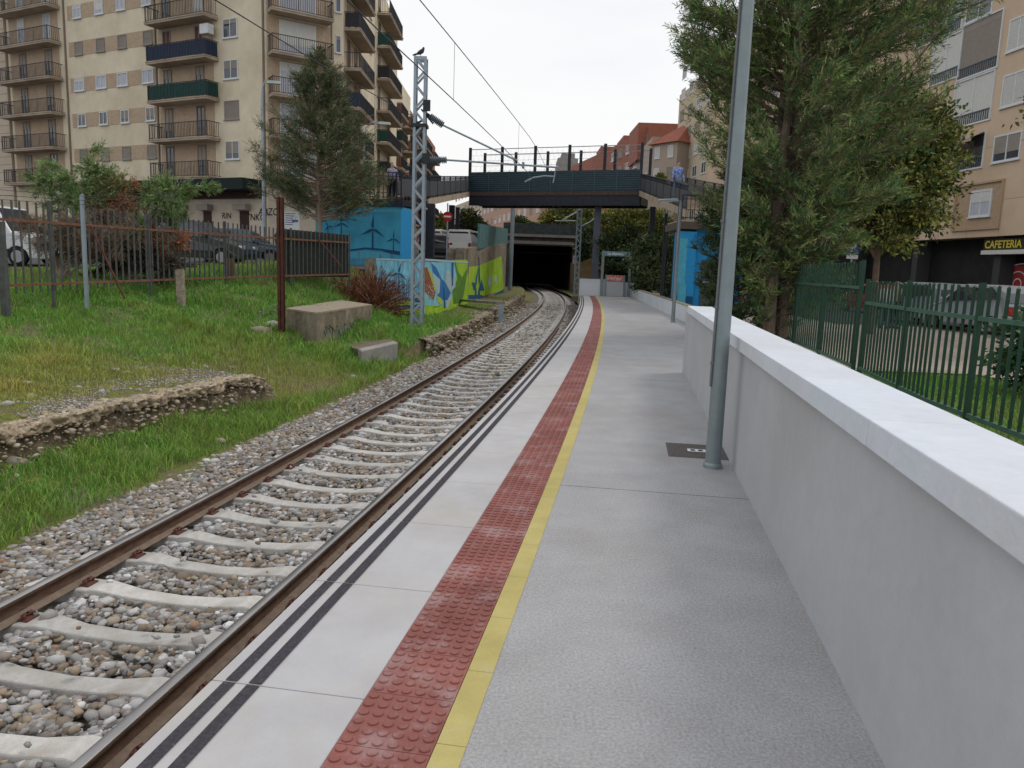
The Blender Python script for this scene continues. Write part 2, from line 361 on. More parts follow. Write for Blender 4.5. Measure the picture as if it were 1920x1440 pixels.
# ------------------------------------------------------------------ platform
def wallx(y): return 1.02 + .1512 * y if y <= 13.2 else 4.05 + .0768 * y
PE = 53.3
g = MB()
S = 1.06
s0 = s_of_y(-6); SJ = [s_of_y(2.975) + k * S for k in range(-9, 60)]
for a, b in zip(SJ, SJ[1:]):
    if y_of_s(b) > PE: break
    h = .0022
    bt, tp = [], []
    for (s_, o_) in ((a + h, 0), (a + h, .668), (b - h, .668), (b - h, 0)):
        bt.append(soff(s_, o_, -.13)); tp.append(soff(s_, o_, 0))
    g.hexa(bt, tp)
tag(g.build('platform_edge', M_white, bevel=.004), kind='structure')
g = MB()
for (o0, o1) in ((.058, .112), (.162, .220)):
    for a, b in zip(SJ, SJ[1:]):
        if y_of_s(b) > PE: break
        g.quad(soff(a + .006, o0, .004), soff(a + .006, o1, .004), soff(b - .006, o1, .004), soff(b - .006, o0, .004))
tag(g.build('edge_line', M_black), kind='structure')
# platform body
g = MB()
n = 120
for i in range(n):
    a = -6 + (PE + 6) * i / n; b = -6 + (PE + 6) * (i + 1) / n
    g.quad(off(a, .03, -1.1), off(b, .03, -1.1), off(b, .03, -.13), off(a, .03, -.13))
    g.quad(off(a, .0, -.02), off(b, .0, -.02), off(b, 1.2, -.02), off(a, 1.2, -.02), 0)
strip(g, .03, .5, -.13, -6, PE, 1)
tag(g.build('platform_face', M_oldc), kind='structure')
# grey deck slabs
g = MB()
JY = [-6, -.6, 6.25, 12.75, 19.3, 25.9, 32.5, 39.1, 45.7, PE]
for a, b in zip(JY, JY[1:]):
    m = 10
    for i in range(m):
        ya = a + .004 + (b - a - .008) * i / m; yb = a + .004 + (b - a - .008) * (i + 1) / m
        p, q = off(ya, 1.142), off(yb, 1.142)
        # right border: point on wall line, joints run square to the edge
        def rb(y):
            t_, n_ = frame(y); pp = off(y, 1.142)
            k = 0.0
            for _ in range(30): 
                qx = pp + n_ * k; k += (wallx(qx.y) + .15 - qx.x) / n_.x * .8
            return pp + n_ * min(k, 6)
        g.quad((*p.xy, 0), (*rb(ya).xy, 0), (*rb(yb).xy, 0), (*q.xy, 0))
tag(g.build('platform', M_conc), kind='structure')
g = MB(); g.poly([(1, -6, -.03), (3.3, -6, -.03), (3.3, 13, -.03), (5.6, 13.2, -.03), (8.5, PE, -.03), (4.9, PE, -.03), (2.8, 22, -.03), (1.6, 10, -.03)]); tag(g.build('platform_base', M_dark), kind='structure')
# yellow line
g = MB()
TL = .354
k = s_of_y(-4)
SY = np.arange(s_of_y(3.28) - 20 * .53, s_of_y(PE) - .5, .53)
for a in SY:
    g.quad(soff(a + .001, 1.030, .002), soff(a + .001, 1.142, .002), soff(a + .529, 1.142, .002), soff(a + .529, 1.030, .002))
tag(g.build('yellow_line', M_yel), kind='structure')
# tactile paving with studs
g = MB(); ST = np.arange(s_of_y(2.33) - 20 * TL, s_of_y(PE) - TL, TL)
for a in ST:
    h = .0015
    g.hexa([soff(a + h, .672, -.02), soff(a + h, 1.027, -.02), soff(a + TL - h, 1.027, -.02), soff(a + TL - h, .672, -.02)],
           [soff(a + h, .672, .003), soff(a + h, 1.027, .003), soff(a + TL - h, 1.027, .003), soff(a + TL - h, .672, .003)])
    ns = 14 if y_of_s(a) < 9 else (8 if y_of_s(a) < 22 else 5)
    for i in range(6):
        for j in range(6):
            c = soff(a + TL * (j + .5) / 6, .672 + .355 * (i + .5) / 6, 0)
            bi = len(g.v)
            for rr, zz in ((.0205, .003), (.0195, .0085), (.0165, .0098)):
                for q in range(ns):
                    t = 2 * math.pi * q / ns; g.v.append((c.x + rr * math.cos(t), c.y + rr * math.sin(t), zz))
            for lv in range(2):
                for q in range(ns):
                    x0 = bi + lv * ns + q; x1 = bi + lv * ns + (q + 1) % ns; g.f.append((x0, x1, x1 + ns, x0 + ns)); g.m.append(0)
            g.f.append(tuple(bi + 2 * ns + q for q in range(ns))); g.m.append(0)
tag(g.build('tactile_paving', M_red), kind='structure')

# ------------------------------------------------------------------ parapet walls
def wall_run(name, pts, h, th, capw, capt, label, cat='wall', ov=.045, mc=None, side=1, mw=None):
    t = empty(name, (pts[0][0], pts[0][1], 0), 0, label, cat)
    o = Vector((pts[0][0], pts[0][1], 0))
    b, c = MB(), MB()
    P = [Vector((x, y, 0)) - o for x, y in pts]
    nn = []
    for i, p in enumerate(P):
        d = (P[min(i + 1, len(P) - 1)] - P[max(i - 1, 0)]).normalized(); nn.append(Vector((d.y, -d.x, 0)) * side)
    for i in range(len(P) - 1):
        a, e = P[i], P[i + 1]; na, ne = nn[i], nn[i + 1]
        Z = Vector((0, 0, 1))
        b.hexa([a - Z * .3, e - Z * .3, e + ne * th - Z * .3, a + na * th - Z * .3], [a + Z * (h - capt), e + Z * (h - capt), e + ne * th + Z * (h - capt), a + na * th + Z * (h - capt)])
        z0, z1 = h - capt, h
        gp = (e - a).normalized() * .0025
        aa, ee = a - na * ov + gp, e - ne * ov - gp; a, e = a + gp, e - gp
        c.hexa([aa + Z * z0, ee + Z * z0, ee + ne * capw + Z * z0, aa + na * capw + Z * z0], [aa + Z * z1, ee + Z * z1, ee + ne * capw + Z * z1, aa + na * capw + Z * z1])
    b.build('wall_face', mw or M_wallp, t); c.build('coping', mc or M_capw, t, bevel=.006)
    return t
NW = [(wallx(y), y) for y in (-6, -3, 0, 3, 6, 9, 11, 13.2)]
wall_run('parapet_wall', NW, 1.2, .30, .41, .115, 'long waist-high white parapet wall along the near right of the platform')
g = MB(); g.box(3.02, 3.38, 13.22, 13.5, -.3, 1.08); tag(g.build('wall', M_wallp), 'short white return wall behind the end of the near parapet', 'wall')
M_farw = mat('far_wall_paint', (.66, .70, .76), rough=.85, var=.05, scale=1.5, dirt=.08)
FW = [(wallx(y), y) for y in (18, 22, 27, 34, 41, 48, 53.6)]
wall_run('low_wall', FW, .62, .22, .25, .03, 'low white wall along the far widened part of the platform', ov=.01, mc=M_oldc, mw=M_farw)
ye = PE
def endw(x0, x1, h, mb, y=ye): mb.box(x0, x1, y, y + .25, -.9, h)
t = empty('end_wall', (fx(ye), ye, 0), 0, 'white block wall closing the far end of the platform', 'wall')
g = MB(); g.box(-.02, 1.95, 0, .25, -.8, 1.12); g.box(1.95, 3.65, .03, .25, -.8, .98); g.box(3.65, 4.0, 0, .25, -.8, 1.0); g.build('wall_face', M_farw, t)
g = MB(); g.box(-.03, 1.97, -.02, .27, 1.12, 1.15); g.build('coping', M_capw, t)
# station sign frame
M_blue_sign = mat('sign_band_blue', (.16, .28, .36), rough=.4, var=.1)
M_wtext = mat('sign_white', (.75, .78, .8), rough=.5, var=.03)
def framegate(px0, px1, pyt, Y, wpost, name, label, cat):
    a = A(px0, 553, Y); b = A(px1, 553, Y); zt = A(px0, pyt, Y).z
    t = empty(name, (a.x, Y, 0), 0, label, cat); W_ = b.x - a.x
    for x in (0, W_):
        g = MB(); g.box(x - wpost / 2, x + wpost / 2, -wpost / 2, wpost / 2, 0, zt); g.box(x - wpost, x + wpost, -wpost, wpost, 0, .03); g.build('post', M_pole, t)
    return t, W_, zt
t, W_, zt = framegate(1127, 1178, 470, PE - .15, .16, 'station_sign', 'grey two-post frame with a blue station name band at the platform end', 'sign')
g = MB(); g.box(.08, W_ - .08, -.05, .05, zt - .34, zt - .02); sg = g.build('sign_panel', M_blue_sign, t)
v, f = text_geo('La Alamedilla', .24, .006); g = MB(); g.add(v, f, frame_mat((W_ / 2, -.056, zt - .18), (1, 0, 0), (0, 0, 1))); g.build('lettering', M_wtext, sg)
t, W2, zt2 = framegate(1135, 1169, 515, PE - .35, .09, 'low_frame', 'small low frame with red graffiti panel in front of the end wall', 'barrier')
M_redg = mat('red_graffiti_panel', (.42, .05, .06), rough=.6, var=.5, scale=7, col2=(.6, .25, .22))
g = MB(); g.box(.05, W2 - .05, -.02, .02, zt2 - .42, zt2 - .02); pn = g.build('panel', M_redg, t)
g = MB()
for i in range(7):
    x = .12 + i * (W2 - .3) / 7; g.tube([(x, -.03, zt2 - .36 + .1 * math.sin(i)), (x + .08, -.03, zt2 - .14 + .05 * math.cos(i * 2)), (x + .15, -.03, zt2 - .3)], .014, 4)
g.build('scribble', M_wtext, pn)
g = MB(); g.box(.05, W2 - .05, -.03, .0, .02, zt2 - .45); g.build('board', M_wallp, t)

# ------------------------------------------------------------------ lamp posts
def lamp_post(base, H, label):
    t = empty('street_lamp', base, 0, label, 'lamp post', 'platform lamp posts')
    g = MB(); g.tube([(0, 0, 0), (0, 0, .5), (0, 0, H * .5), (0, 0, H)], [.072, .069, .062, .052], 20); g.build('pole', M_pole, t, smooth=True)
    g = MB(); g.tube([(0, 0, .0), (0, 0, .03), (0, 0, .05)], [.088, .086, .073], 20); g.build('base_collar', M_pole, t)
    g = MB(); g.tube([(-.078, -.01, .75), (-.074, -.01, H * .5), (-.062, -.01, H - .1)], .011, 6); g.build('conduit', mat('conduit_grey', (.16, .17, .18), rough=.6), t)
    for zz in (.95, 1.45, 2.2):
        g = MB(); g.box(-.092, -.066, -.024, .004, zz, zz + .025); g.build('clamp', mat('conduit_grey', (.16, .17, .18)), t)
    g = MB(); g.bar((0, 0, H - .03), (-.15, 0, H), .05); g.hexa([(-.78, -.13, H - .03), (-.1, -.15, H - .05), (-.1, .15, H - .05), (-.78, .13, H - .03)], [(-.74, -.09, H + .03), (-.12, -.1, H + .07), (-.12, .1, H + .07), (-.74, .09, H + .03)]); hd = g.build('lamp_head', M_pole, t, bevel=.01)
    g = MB(); g.box(-.7, -.3, -.09, .09, H - .052, H - .04); g.build('lens', M_wtext, hd)
lamp_post((AZ(1336, 876, 0).x, AZ(1336, 876, 0).y, 0), 4.62, 'grey steel lamp post rising beside the near white parapet')
lamp_post((5.67, 27.4, 0), 4.25, 'grey lamp post further down the platform by the low white wall')
# manhole cover by the near lamp
M_man = mat('iron_cover', (.13, .115, .11), rough=.7, metal=.3, var=.3, scale=80, bump=.6, bscale=90)
c = [AZ(1247, 832, 0), AZ(1340, 836, 0), AZ(1366, 863, 0), AZ(1252, 857, 0)]
cx = AZ(1306, 846, 0); t = empty('manhole_cover', (cx.x, cx.y, 0), R(-8), 'brown chequered access cover set in the platform at the lamp post foot', 'manhole cover')
g = MB(); g.box(-.29, .29, -.30, .30, -.01, .004)
for i in range(26):
    x = -.26 + i * .0208; g.box(x, x + .009, -.27, .27, .004, .007)
lid = g.build('cover_plate', M_man, t)
g = MB(); g.box(-.09, .09, -.055, .055, .0075, .009); g.build('label_plate', M_wtext, lid)
g = MB(); g.box(-.06, -.015, -.03, .03, .0095, .0105); g.box(.015, .06, -.03, .03, .0095, .0105); g.build('key_hole', M_dark, lid)

# ------------------------------------------------------------------ rails
prof = [(-.07, -.154), (.07, -.154), (.07, -.142), (.012, -.125), (.009, -.045), (.034, -.035), (.036, -.006), (.030, 0), (-.030, 0), (-.036, -.006), (-.034, -.035), (-.009, -.045), (-.012, -.125), (-.07, -.142)]
def make_rail(o, label):
    ss = np.concatenate([np.arange(s_of_y(-5), 30, .5), np.arange(30, s_of_y(128), 1.2)]); V = []; F = []; MI = []
    k = len(prof)
    for s_ in ss:
        y = y_of_s(s_); t_, n_ = frame(y); c = off(y, o, RZ)
        for (a, b) in prof: V.append((c.x + n_.x * a, c.y + n_.y * a, c.z + b))
    for i in range(len(ss) - 1):
        for j in range(k):
            j2 = (j + 1) % k; F.append((i * k + j, i * k + j2, (i + 1) * k + j2, (i + 1) * k + j)); MI.append(1 if 6 <= j <= 8 else (2 if j in (0, 1, 2, 11, 12, 13) or j == 3 and 0 else 0))
    ob = npmesh('rail', np.array(V), np.array(F), [M_rust, M_steel, M_foot], midx=MI)
    tag(ob, label, 'rail', 'rails of the single track')
make_rail(RO, 'worn steel rail running closest to the platform edge')
make_rail(LO, 'worn steel rail on the far side of the sleepers, by the grass bank')
# sleepers
def sleeper_mesh():
    g = MB(); xs = [-1.30, -1.12, -1.02, -.72, -.62, -.35, 0, .35, .62, .72, 1.02, 1.12, 1.30]
    zt = [-.035, -.025, -.0, .0, .01, -.03, -.045, -.03, .01, .0, -.0, -.025, -.035]
    wt = [.11, .115, .115, .115, .105, .085, .08, .085, .105, .115, .115, .115, .11]
    for i in range(len(xs) - 1):
        a, b = i, i + 1
        g.hexa([(xs[a], -wt[a] - .03, -.2), (xs[b], -wt[b] - .03, -.2), (xs[b], wt[b] + .03, -.2), (xs[a], wt[a] + .03, -.2)],
               [(xs[a], -wt[a], zt[a]), (xs[b], -wt[b], zt[b]), (xs[b], wt[b], zt[b]), (xs[a], wt[a], zt[a])])
    return g
def obj_random(m, lo, hi):
    t = m.node_tree; b = t.nodes['Principled BSDF']; src = b.inputs['Base Color'].links[0].from_socket
    oi = t.nodes.new('ShaderNodeObjectInfo'); r = t.nodes.new('ShaderNodeMapRange'); r.inputs[3].default_value = lo; r.inputs[4].default_value = hi
    k = t.nodes.new('ShaderNodeVectorMath'); k.operation = 'SCALE'; t.links.new(oi.outputs['Random'], r.inputs[0]); t.links.new(src, k.inputs[0]); t.links.new(r.outputs[0], k.inputs[3]); t.links.new(k.outputs[0], b.inputs['Base Color'])
add_grain(M_sleeper, s1=30, lo=.85, hi=1.08, pits=.35, wear=(3.5, .54, .45, (.30, .25, .20))); obj_random(M_sleeper, .80, 1.02)
sm = sleeper_mesh(); proto = sm.build('sleeper', M_sleeper, bevel=.012)
tag(proto, 'pale concrete sleeper lying in the ballast under the two rails', 'sleeper', 'concrete sleepers under the rails')
M_clip = mat('rail_clip_rust', (.12, .045, .035), rough=.8, var=.4, scale=30)
g = MB()
for sx in (-1, 1):
    for sy in (-1, 1):
        x = sx * .095
        g.tube([(x, -.05 * sy, .0), (x + .02 * sx, -.05 * sy, .035), (x, -.015 * sy, .045), (x - .02 * sx, .01, .03), (x, .05 * sy, .04)], .009, 6)
    g.box(sx * .105 - .04, sx * .105 + .04, -.06, .06, -.01, .012)
g.box(-.075, .075, -.075, .075, -.012, .0)
clipo = g.build('rail_clip', M_clip, proto)
SLZ = RZ - .154
sl_s = np.arange(s_of_y(2.96) - 10 * .62, s_of_y(118), .62)
sl_list = []
for i, s_ in enumerate(sl_s):
    if i == 0: o = proto
    else: o = proto.copy(); COL.objects.link(o)
    y = y_of_s(s_); c = off(y, RO - GA / 2, SLZ); t_, n_ = frame(y)
    o.location = c; o.rotation_euler = (0, 0, math.atan2(n_.y, n_.x) + random.uniform(-.008, .008)); sl_list.append(s_)
    if i == 0: clipo.location = (-GA / 2, 0, .0); c2 = clipo.copy(); COL.objects.link(c2); c2.parent = o; c2.location = (GA / 2, 0, 0)
    elif y < 34:
        for sx in (-1, 1):
            c2 = clipo.copy(); COL.objects.link(c2); c2.parent = o; c2.location = (sx * GA / 2, 0, 0)
sl_s = np.array(sl_list)

# ------------------------------------------------------------------ ballast stones
ico = bmesh.new(); bmesh.ops.create_icosphere(ico, subdivisions=1, radius=1); ico.verts.ensure_lookup_table()
IV = np.array([v.co[:] for v in ico.verts]); IF = np.array([[v.index for v in f.verts] for f in ico.faces]); ico.free()
def rand_rot(n):
    q = rng.normal(size=(n, 4)); q /= np.linalg.norm(q, axis=1)[:, None]; a, b, c, d = q.T
    return np.stack([1 - 2 * (c * c + d * d), 2 * (b * c - a * d), 2 * (b * d + a * c), 2 * (b * c + a * d), 1 - 2 * (b * b + d * d), 2 * (c * d - a * b), 2 * (b * d - a * c), 2 * (c * d + a * b), 1 - 2 * (b * b + c * c)], 1).reshape(n, 3, 3)
PAL = np.array([(.40, .39, .38), (.31, .30, .29), (.48, .47, .46), (.26, .21, .165), (.33, .26, .19), (.21, .19, .17), (.37, .31, .245), (.58, .57, .56), (.29, .245, .215), (.31, .19, .12)])
PW = np.array([.17, .14, .08, .14, .11, .12, .11, .04, .07, .02]); PW = PW / PW.sum()
def stones(P, size, flat=.62, tint=1.0, pal=PAL, pw=PW):
    n = len(P); sc = size[:, None] * rng.uniform(.6, 1.3, (n, 3)); 
    V = IV[None] * (1 + rng.uniform(-.30, .35, (n, 12, 1))); V = np.einsum('nij,nkj->nki', rand_rot(n), V); cl = rng.uniform(.42, .85, (n, 1, 3)); V = np.clip(V, -cl, cl * rng.uniform(.7, 1.2, (n, 1, 3))) * 1.25 * sc[:, None, :]
    V = np.einsum('nij,nkj->nki', rand_rot(n), V); V[:, :, 2] *= flat; V += P[:, None, :]
    F = IF[None] + (np.arange(n) * 12)[:, None, None]
    col = pal[rng.choice(len(pal), n, p=pw)] * rng.uniform(.7, 1.25, (n, 1)) * tint
    return V.reshape(-1, 3), F.reshape(-1, 3), np.repeat(np.clip(col, 0, 1), 12, 0)
def ballast(y0, y1, dens, size):
    o0, o1 = -4.0, -.05; n = int((y1 - y0) * (o1 - o0) * dens)
    Y = rng.uniform(y0, y1, n); O = rng.uniform(o0, o1, n); s_ = np.interp(Y, _ys, _s)
    lat = O - (RO - GA / 2)
    near = np.abs(s_[:, None] - sl_s[None]).min(1) if n < 4000 else np.concatenate([np.abs(s_[i:i + 4000, None] - sl_s[None]).min(1) for i in range(0, n, 4000)])
    on = (near < .125) & (np.abs(lat) < 1.30)
    rail = np.minimum(np.abs(O - RO), np.abs(O - LO)) < .10
    keep = (~on | (rng.uniform(size=n) < .012)) & ~rail; Y, O, lat, on = Y[keep], O[keep], lat[keep], on[keep]
    z = -.938 + .035 * np.exp(-((np.abs(lat) - .55) / .22) ** 2) + .02 * hnoise(O, Y, 2.5, 5) + rng.uniform(-.02, .02, len(Y))
    out = O < LO - .1; z = np.where(out, -.905 - .05 * np.clip((-(O - LO) - .75) / .6, 0, 1) + .02 * hnoise(O, Y, 2, 6) + rng.uniform(-.015, .02, len(Y)), z)
    z = np.where(on, SLZ + .015, z); z = np.where(O > RO + .1, -.915 + rng.uniform(-.02, .03, len(Y)), z)
    X, Yw = np_off(Y, O); sz = size * rng.lognormal(0, .28, len(Y)); sz = np.clip(sz, size * .5, size * 2.0)
    # lighter stones beside the rails
    P = np.stack([X, Yw, z], 1); V, F, C = stones(P, sz)
    br = np.where((np.abs(np.abs(lat) - .68) < .16), 1.25, 1.0) * np.where(O > RO + .1, .62, 1)
    nearrail = np.abs(np.abs(lat) - .68) < .17
    C = C.reshape(-1, 12, 3); C *= br[:, None, None]; grey = C.mean(2, keepdims=True) * np.array([1, 1, 1.02]); C = np.where(nearrail[:, None, None], .35 * C + .65 * grey, C)
    return V, F, C.reshape(-1, 3)
parts = [ballast(1.5, 8, 1050, .030), ballast(8, 15, 700, .032), ballast(15, 30, 330, .040), ballast(30, 58, 110, .05)]
ofs = 0; Vs, Fs, Cs = [], [], []
for V, F, C in parts: Vs.append(V); Fs.append(F + ofs); Cs.append(C); ofs += len(V)
ob = npmesh('ballast', np.concatenate(Vs), np.concatenate(Fs), M_stone, col=np.concatenate(Cs)); tag(ob, 'grey and brown crushed stone ballast around the track', 'gravel', kind='stuff')

# ------------------------------------------------------------------ grass
def blades(P, h, w, col, lean=.5):
    n = len(P); a = rng.uniform(0, 6.283, n); b = rng.uniform(0, 6.283, n)
    side = np.stack([np.cos(a), np.sin(a), np.zeros(n)], 1) * w[:, None] * .5
    ln = np.stack([np.cos(b), np.sin(b), np.zeros(n)], 1) * (h * rng.uniform(.15, 1, n) * lean)[:, None]
    up = np.stack([np.zeros(n), np.zeros(n), h], 1)
    v0 = P - side; v1 = P + side; v2 = P + up * .55 + ln * .35 + side * .8; v3 = P + up * .55 + ln * .35 - side * .8; v4 = P + up * .92 + ln * 1.1
    V = np.stack([v0, v1, v2, v3, v4], 1).reshape(-1, 3); i = np.arange(n) * 5
    F = np.concatenate([np.stack([i, i + 1, i + 2], 1), np.stack([i, i + 2, i + 3], 1), np.stack([i + 3, i + 2, i + 4], 1)])
    return V, F, np.repeat(col, 5, 0)
def grass_color(n, yel):
    g1 = np.array([.22, .46, .075]); g2 = np.array([.10, .28, .055]); y1 = np.array([.46, .42, .11]); br = np.array([.38, .31, .17])
    t = rng.uniform(size=(n, 1)); c = g1 * t + g2 * (1 - t); yel = yel[:, None]
    c = c * (1 - yel) + y1 * yel; k = rng.uniform(size=n) < (.03 + .10 * yel[:, 0]); c[k] = br
    return c * rng.uniform(.7, 1.3, (n, 1))
def bank_grass(n, y0, y1, u0, u1, hs, ws):
    Y = rng.uniform(y0, y1, n); u = rng.uniform(u0, u1, n)
    ul, zl, uf, zf = terr_params(Y)
    ditch = u < ul - .05
    nn = hnoise(u, Y, 1.3, 8)
    # olive, mossy strip just above the ledge in the foreground
    moss = np.clip(1.15 - (u - ul) / 3.4, 0, 1) * np.clip((17.5 - Y) / 3, 0, 1) * (~ditch)
    bare = np.clip(1 - (u - ul) / 1.7, 0, 1) * np.clip((14.5 - Y) / 2, 0, 1) * (~ditch)
    moss2 = np.clip((nn - .25) * 1.5, 0, 1) * .6
    yel = np.clip(moss * .8 + .10 + np.where(ditch, .16, 0) + moss2 * .6 + .18 * hnoise(u, Y, .6, 9), 0, 1)
    edge = np.clip((u - 1.16 - .14 * hnoise(u * 0, Y, 2, 12)) / .25, 0, 1)
    prob = (1 - .93 * bare) * (.4 + .6 * edge) * (edge > 0) * np.where(np.abs(u - ul) < .14, .6, 1)
    prob *= np.where(hnoise(u, Y, 2.2, 10) > .55, .35, 1) * np.where(Y > 30, .75, 1)
    k = rng.uniform(size=n) < prob; Y, u, ditch, moss, yel, nn, bare = Y[k], u[k], ditch[k], moss[k], yel[k], nn[k], bare[k]
    h = hs * (1 + .7 * nn) * np.where(ditch, 1.25 + .5 * np.clip(hnoise(u, Y, 2.0, 51), -.6, 1), 1) * (1 - .75 * moss) * rng.uniform(.5, 1.35, len(Y)) * np.where(Y > 31, .5, 1)
    cl = hnoise(u, Y, 5.5, 33); h = h * np.clip(1 + .75 * cl, .3, 2.2); yel = np.clip(yel + .18 * cl, 0, 1); h = np.clip(h, .02, .5)
    X, Yw = np_off(Y, LO - u); z = terr_z(u, Y) - .01
    return blades(np.stack([X, Yw, z], 1), h, ws * rng.uniform(.7, 1.3, len(Y)), grass_color(len(Y), yel), .8)
parts = [bank_grass(70000, 3, 12, 1.2, 5.5, .13, .0085), bank_grass(90000, 9, 20, 1.2, 10.5, .14, .011), bank_grass(70000, 17, 31, 1.2, 10, .20, .018), bank_grass(12000, 30, 44, 1.2, 5, .10, .02), bank_grass(25000, 12, 24, 8, 16, .14, .016)]
ofs = 0; Vs, Fs, Cs = [], [], []
for V, F, C in parts: Vs.append(V); Fs.append(F + ofs); Cs.append(C); ofs += len(V)
ob = npmesh('grass', np.concatenate(Vs), np.concatenate(Fs), M_grass, col=np.concatenate(Cs)); tag(ob, 'long green grass and yellowish moss over the left bank', 'grass', kind='stuff')
# ================================================================== buildings
class Fac:
    """a facade line p0 -> p1 seen from the camera side; d = distance out of the wall"""
    def __init__(s, p0, p1, org=None):
        s.p = Vector((p0[0], p0[1], 0)); e = Vector((p1[0] - p0[0], p1[1] - p0[1], 0)); s.len = e.length; s.e = e.normalized()
        n = Vector((-s.e.y, s.e.x, 0)); s.n = n if n.dot(s.p) < 0 else -n
        s.o = Vector((org[0], org[1], 0)) if org else s.p.copy()
    def P(s, t, z, d=0): return s.p + s.e * t + s.n * d + Vector((0, 0, z)) - s.o
    def box(s, mb, t0, t1, z0, z1, d0, d1, mi=0):
        mb.hexa([s.P(t0, z0, d0), s.P(t1, z0, d0), s.P(t1, z0, d1), s.P(t0, z0, d1)], [s.P(t0, z1, d0), s.P(t1, z1, d0), s.P(t1, z1, d1), s.P(t0, z1, d1)], mi)
    def hit(s, x, y, d=0):
        r = ray(x, y); q = s.p + s.n * d; den = r.x * -s.e.y + s.e.x * r.y
        k = (q.x * -s.e.y + s.e.x * q.y) / den; t = (r.x * q.y - r.y * q.x) / (-den) * 1.0
        # solve r*k = q + e*t
        t = (r.x * k - q.x) / s.e.x if abs(s.e.x) > abs(s.e.y) else (r.y * k - q.y) / s.e.y
        return t, CH + r.z * k
    def rect(s, x0, y0, x1, y1, d=0):
        a, z1 = s.hit(x0, y0, d); b, z0 = s.hit(x1, y1, d)
        return min(a, b), max(a, b), min(z0, z1), max(z0, z1)
M_cream = mat('render_cream', (.69, .61, .46), rough=.9, var=.07, scale=1.2, dirt=.16, bump=.1)
M_brown = mat('brick_tan', (.46, .35, .25), rough=.9, var=.12, scale=6, dirt=.1)
M_slab = mat('balcony_slab', (.44, .36, .28), rough=.9, var=.1, scale=3, dirt=.3)
M_rail = mat('balcony_iron', (.03, .03, .035), rough=.6, var=.2)
M_glass = mat('window_glass', (.05, .06, .075), rough=.08, var=.3, scale=.6, spec=.8)
M_wf = mat('window_frame_white', (.62, .64, .66), rough=.5, var=.06)
M_shut = mat('roller_shutter', (.27, .24, .21), rough=.7, var=.12, scale=1)
M_shutw = mat('roller_shutter_white', (.58, .58, .55), rough=.7, var=.06)
M_shutr = mat('roller_shutter_maroon', (.13, .05, .045), rough=.7, var=.15)
M_curt = mat('curtain', (.45, .47, .52), rough=.9, var=.2, scale=8, stretch=(3, 3, .3))
M_bluec = mat('balcony_screen_blue', (.035, .055, .11), rough=.8, var=.25, scale=8, stretch=(6, 6, .2))
M_grnc = mat('balcony_screen_green', (.02, .085, .07), rough=.8, var=.2)
M_pipe = mat('downpipe', (.22, .17, .13), rough=.8)

def window(F, par, t0, t1, z0, z1, kind='glass', fr=.06, d=.0, name='window'):
    g = MB()
    for a, b, c, e in ((t0, t0 + fr, z0, z1), (t1 - fr, t1, z0, z1), (t0 + fr, t1 - fr, z0, z0 + fr), (t0 + fr, t1 - fr, z1 - fr, z1)): F.box(g, a, b, c, e, d - .02, d + .05)
    if kind != 'shutter' and t1 - t0 > .7:
        m = (t0 + t1) / 2; F.box(g, m - fr * .4, m + fr * .4, z0 + fr, z1 - fr, d - .02, d + .045)
    F.box(g, t0 - .05, t1 + .05, z0 - .06, z0 - .002, d, d + .10)
    w_ = g.build(name, (M_pipe if name == 'balcony_door' and kind == 'glass' else M_wf) if kind in ('glass', 'curtain', 'white') else M_shut, par)
    g = MB()
    if kind in ('shutter', 'white', 'maroon'):
        nn = max(3, int((z1 - z0) / .09))
        for i in range(nn):
            a = z0 + fr + (z1 - z0 - 2 * fr) * i / nn; b = z0 + fr + (z1 - z0 - 2 * fr) * (i + .86) / nn; F.box(g, t0 + fr, t1 - fr, a, b, d - .015, d + .025)
        g.build('shutter', {'shutter': M_shut, 'white': M_shutw, 'maroon': M_shutr}[kind], w_)
    else:
        F.box(g, t0 + fr, t1 - fr, z0 + fr, z1 - fr, d - .01, d + .012); g.build('pane', M_curt if kind == 'curtain' else M_glass, w_)
        sh = random.choice((0, .25, .45, .7))
        if sh:
            g = MB(); F.box(g, t0 + fr, t1 - fr, z1 - fr - (z1 - z0 - 2 * fr) * sh, z1 - fr, d + .014, d + .03); g.build('blind', M_shut if kind == 'glass' else M_shutw, w_)
    return w_
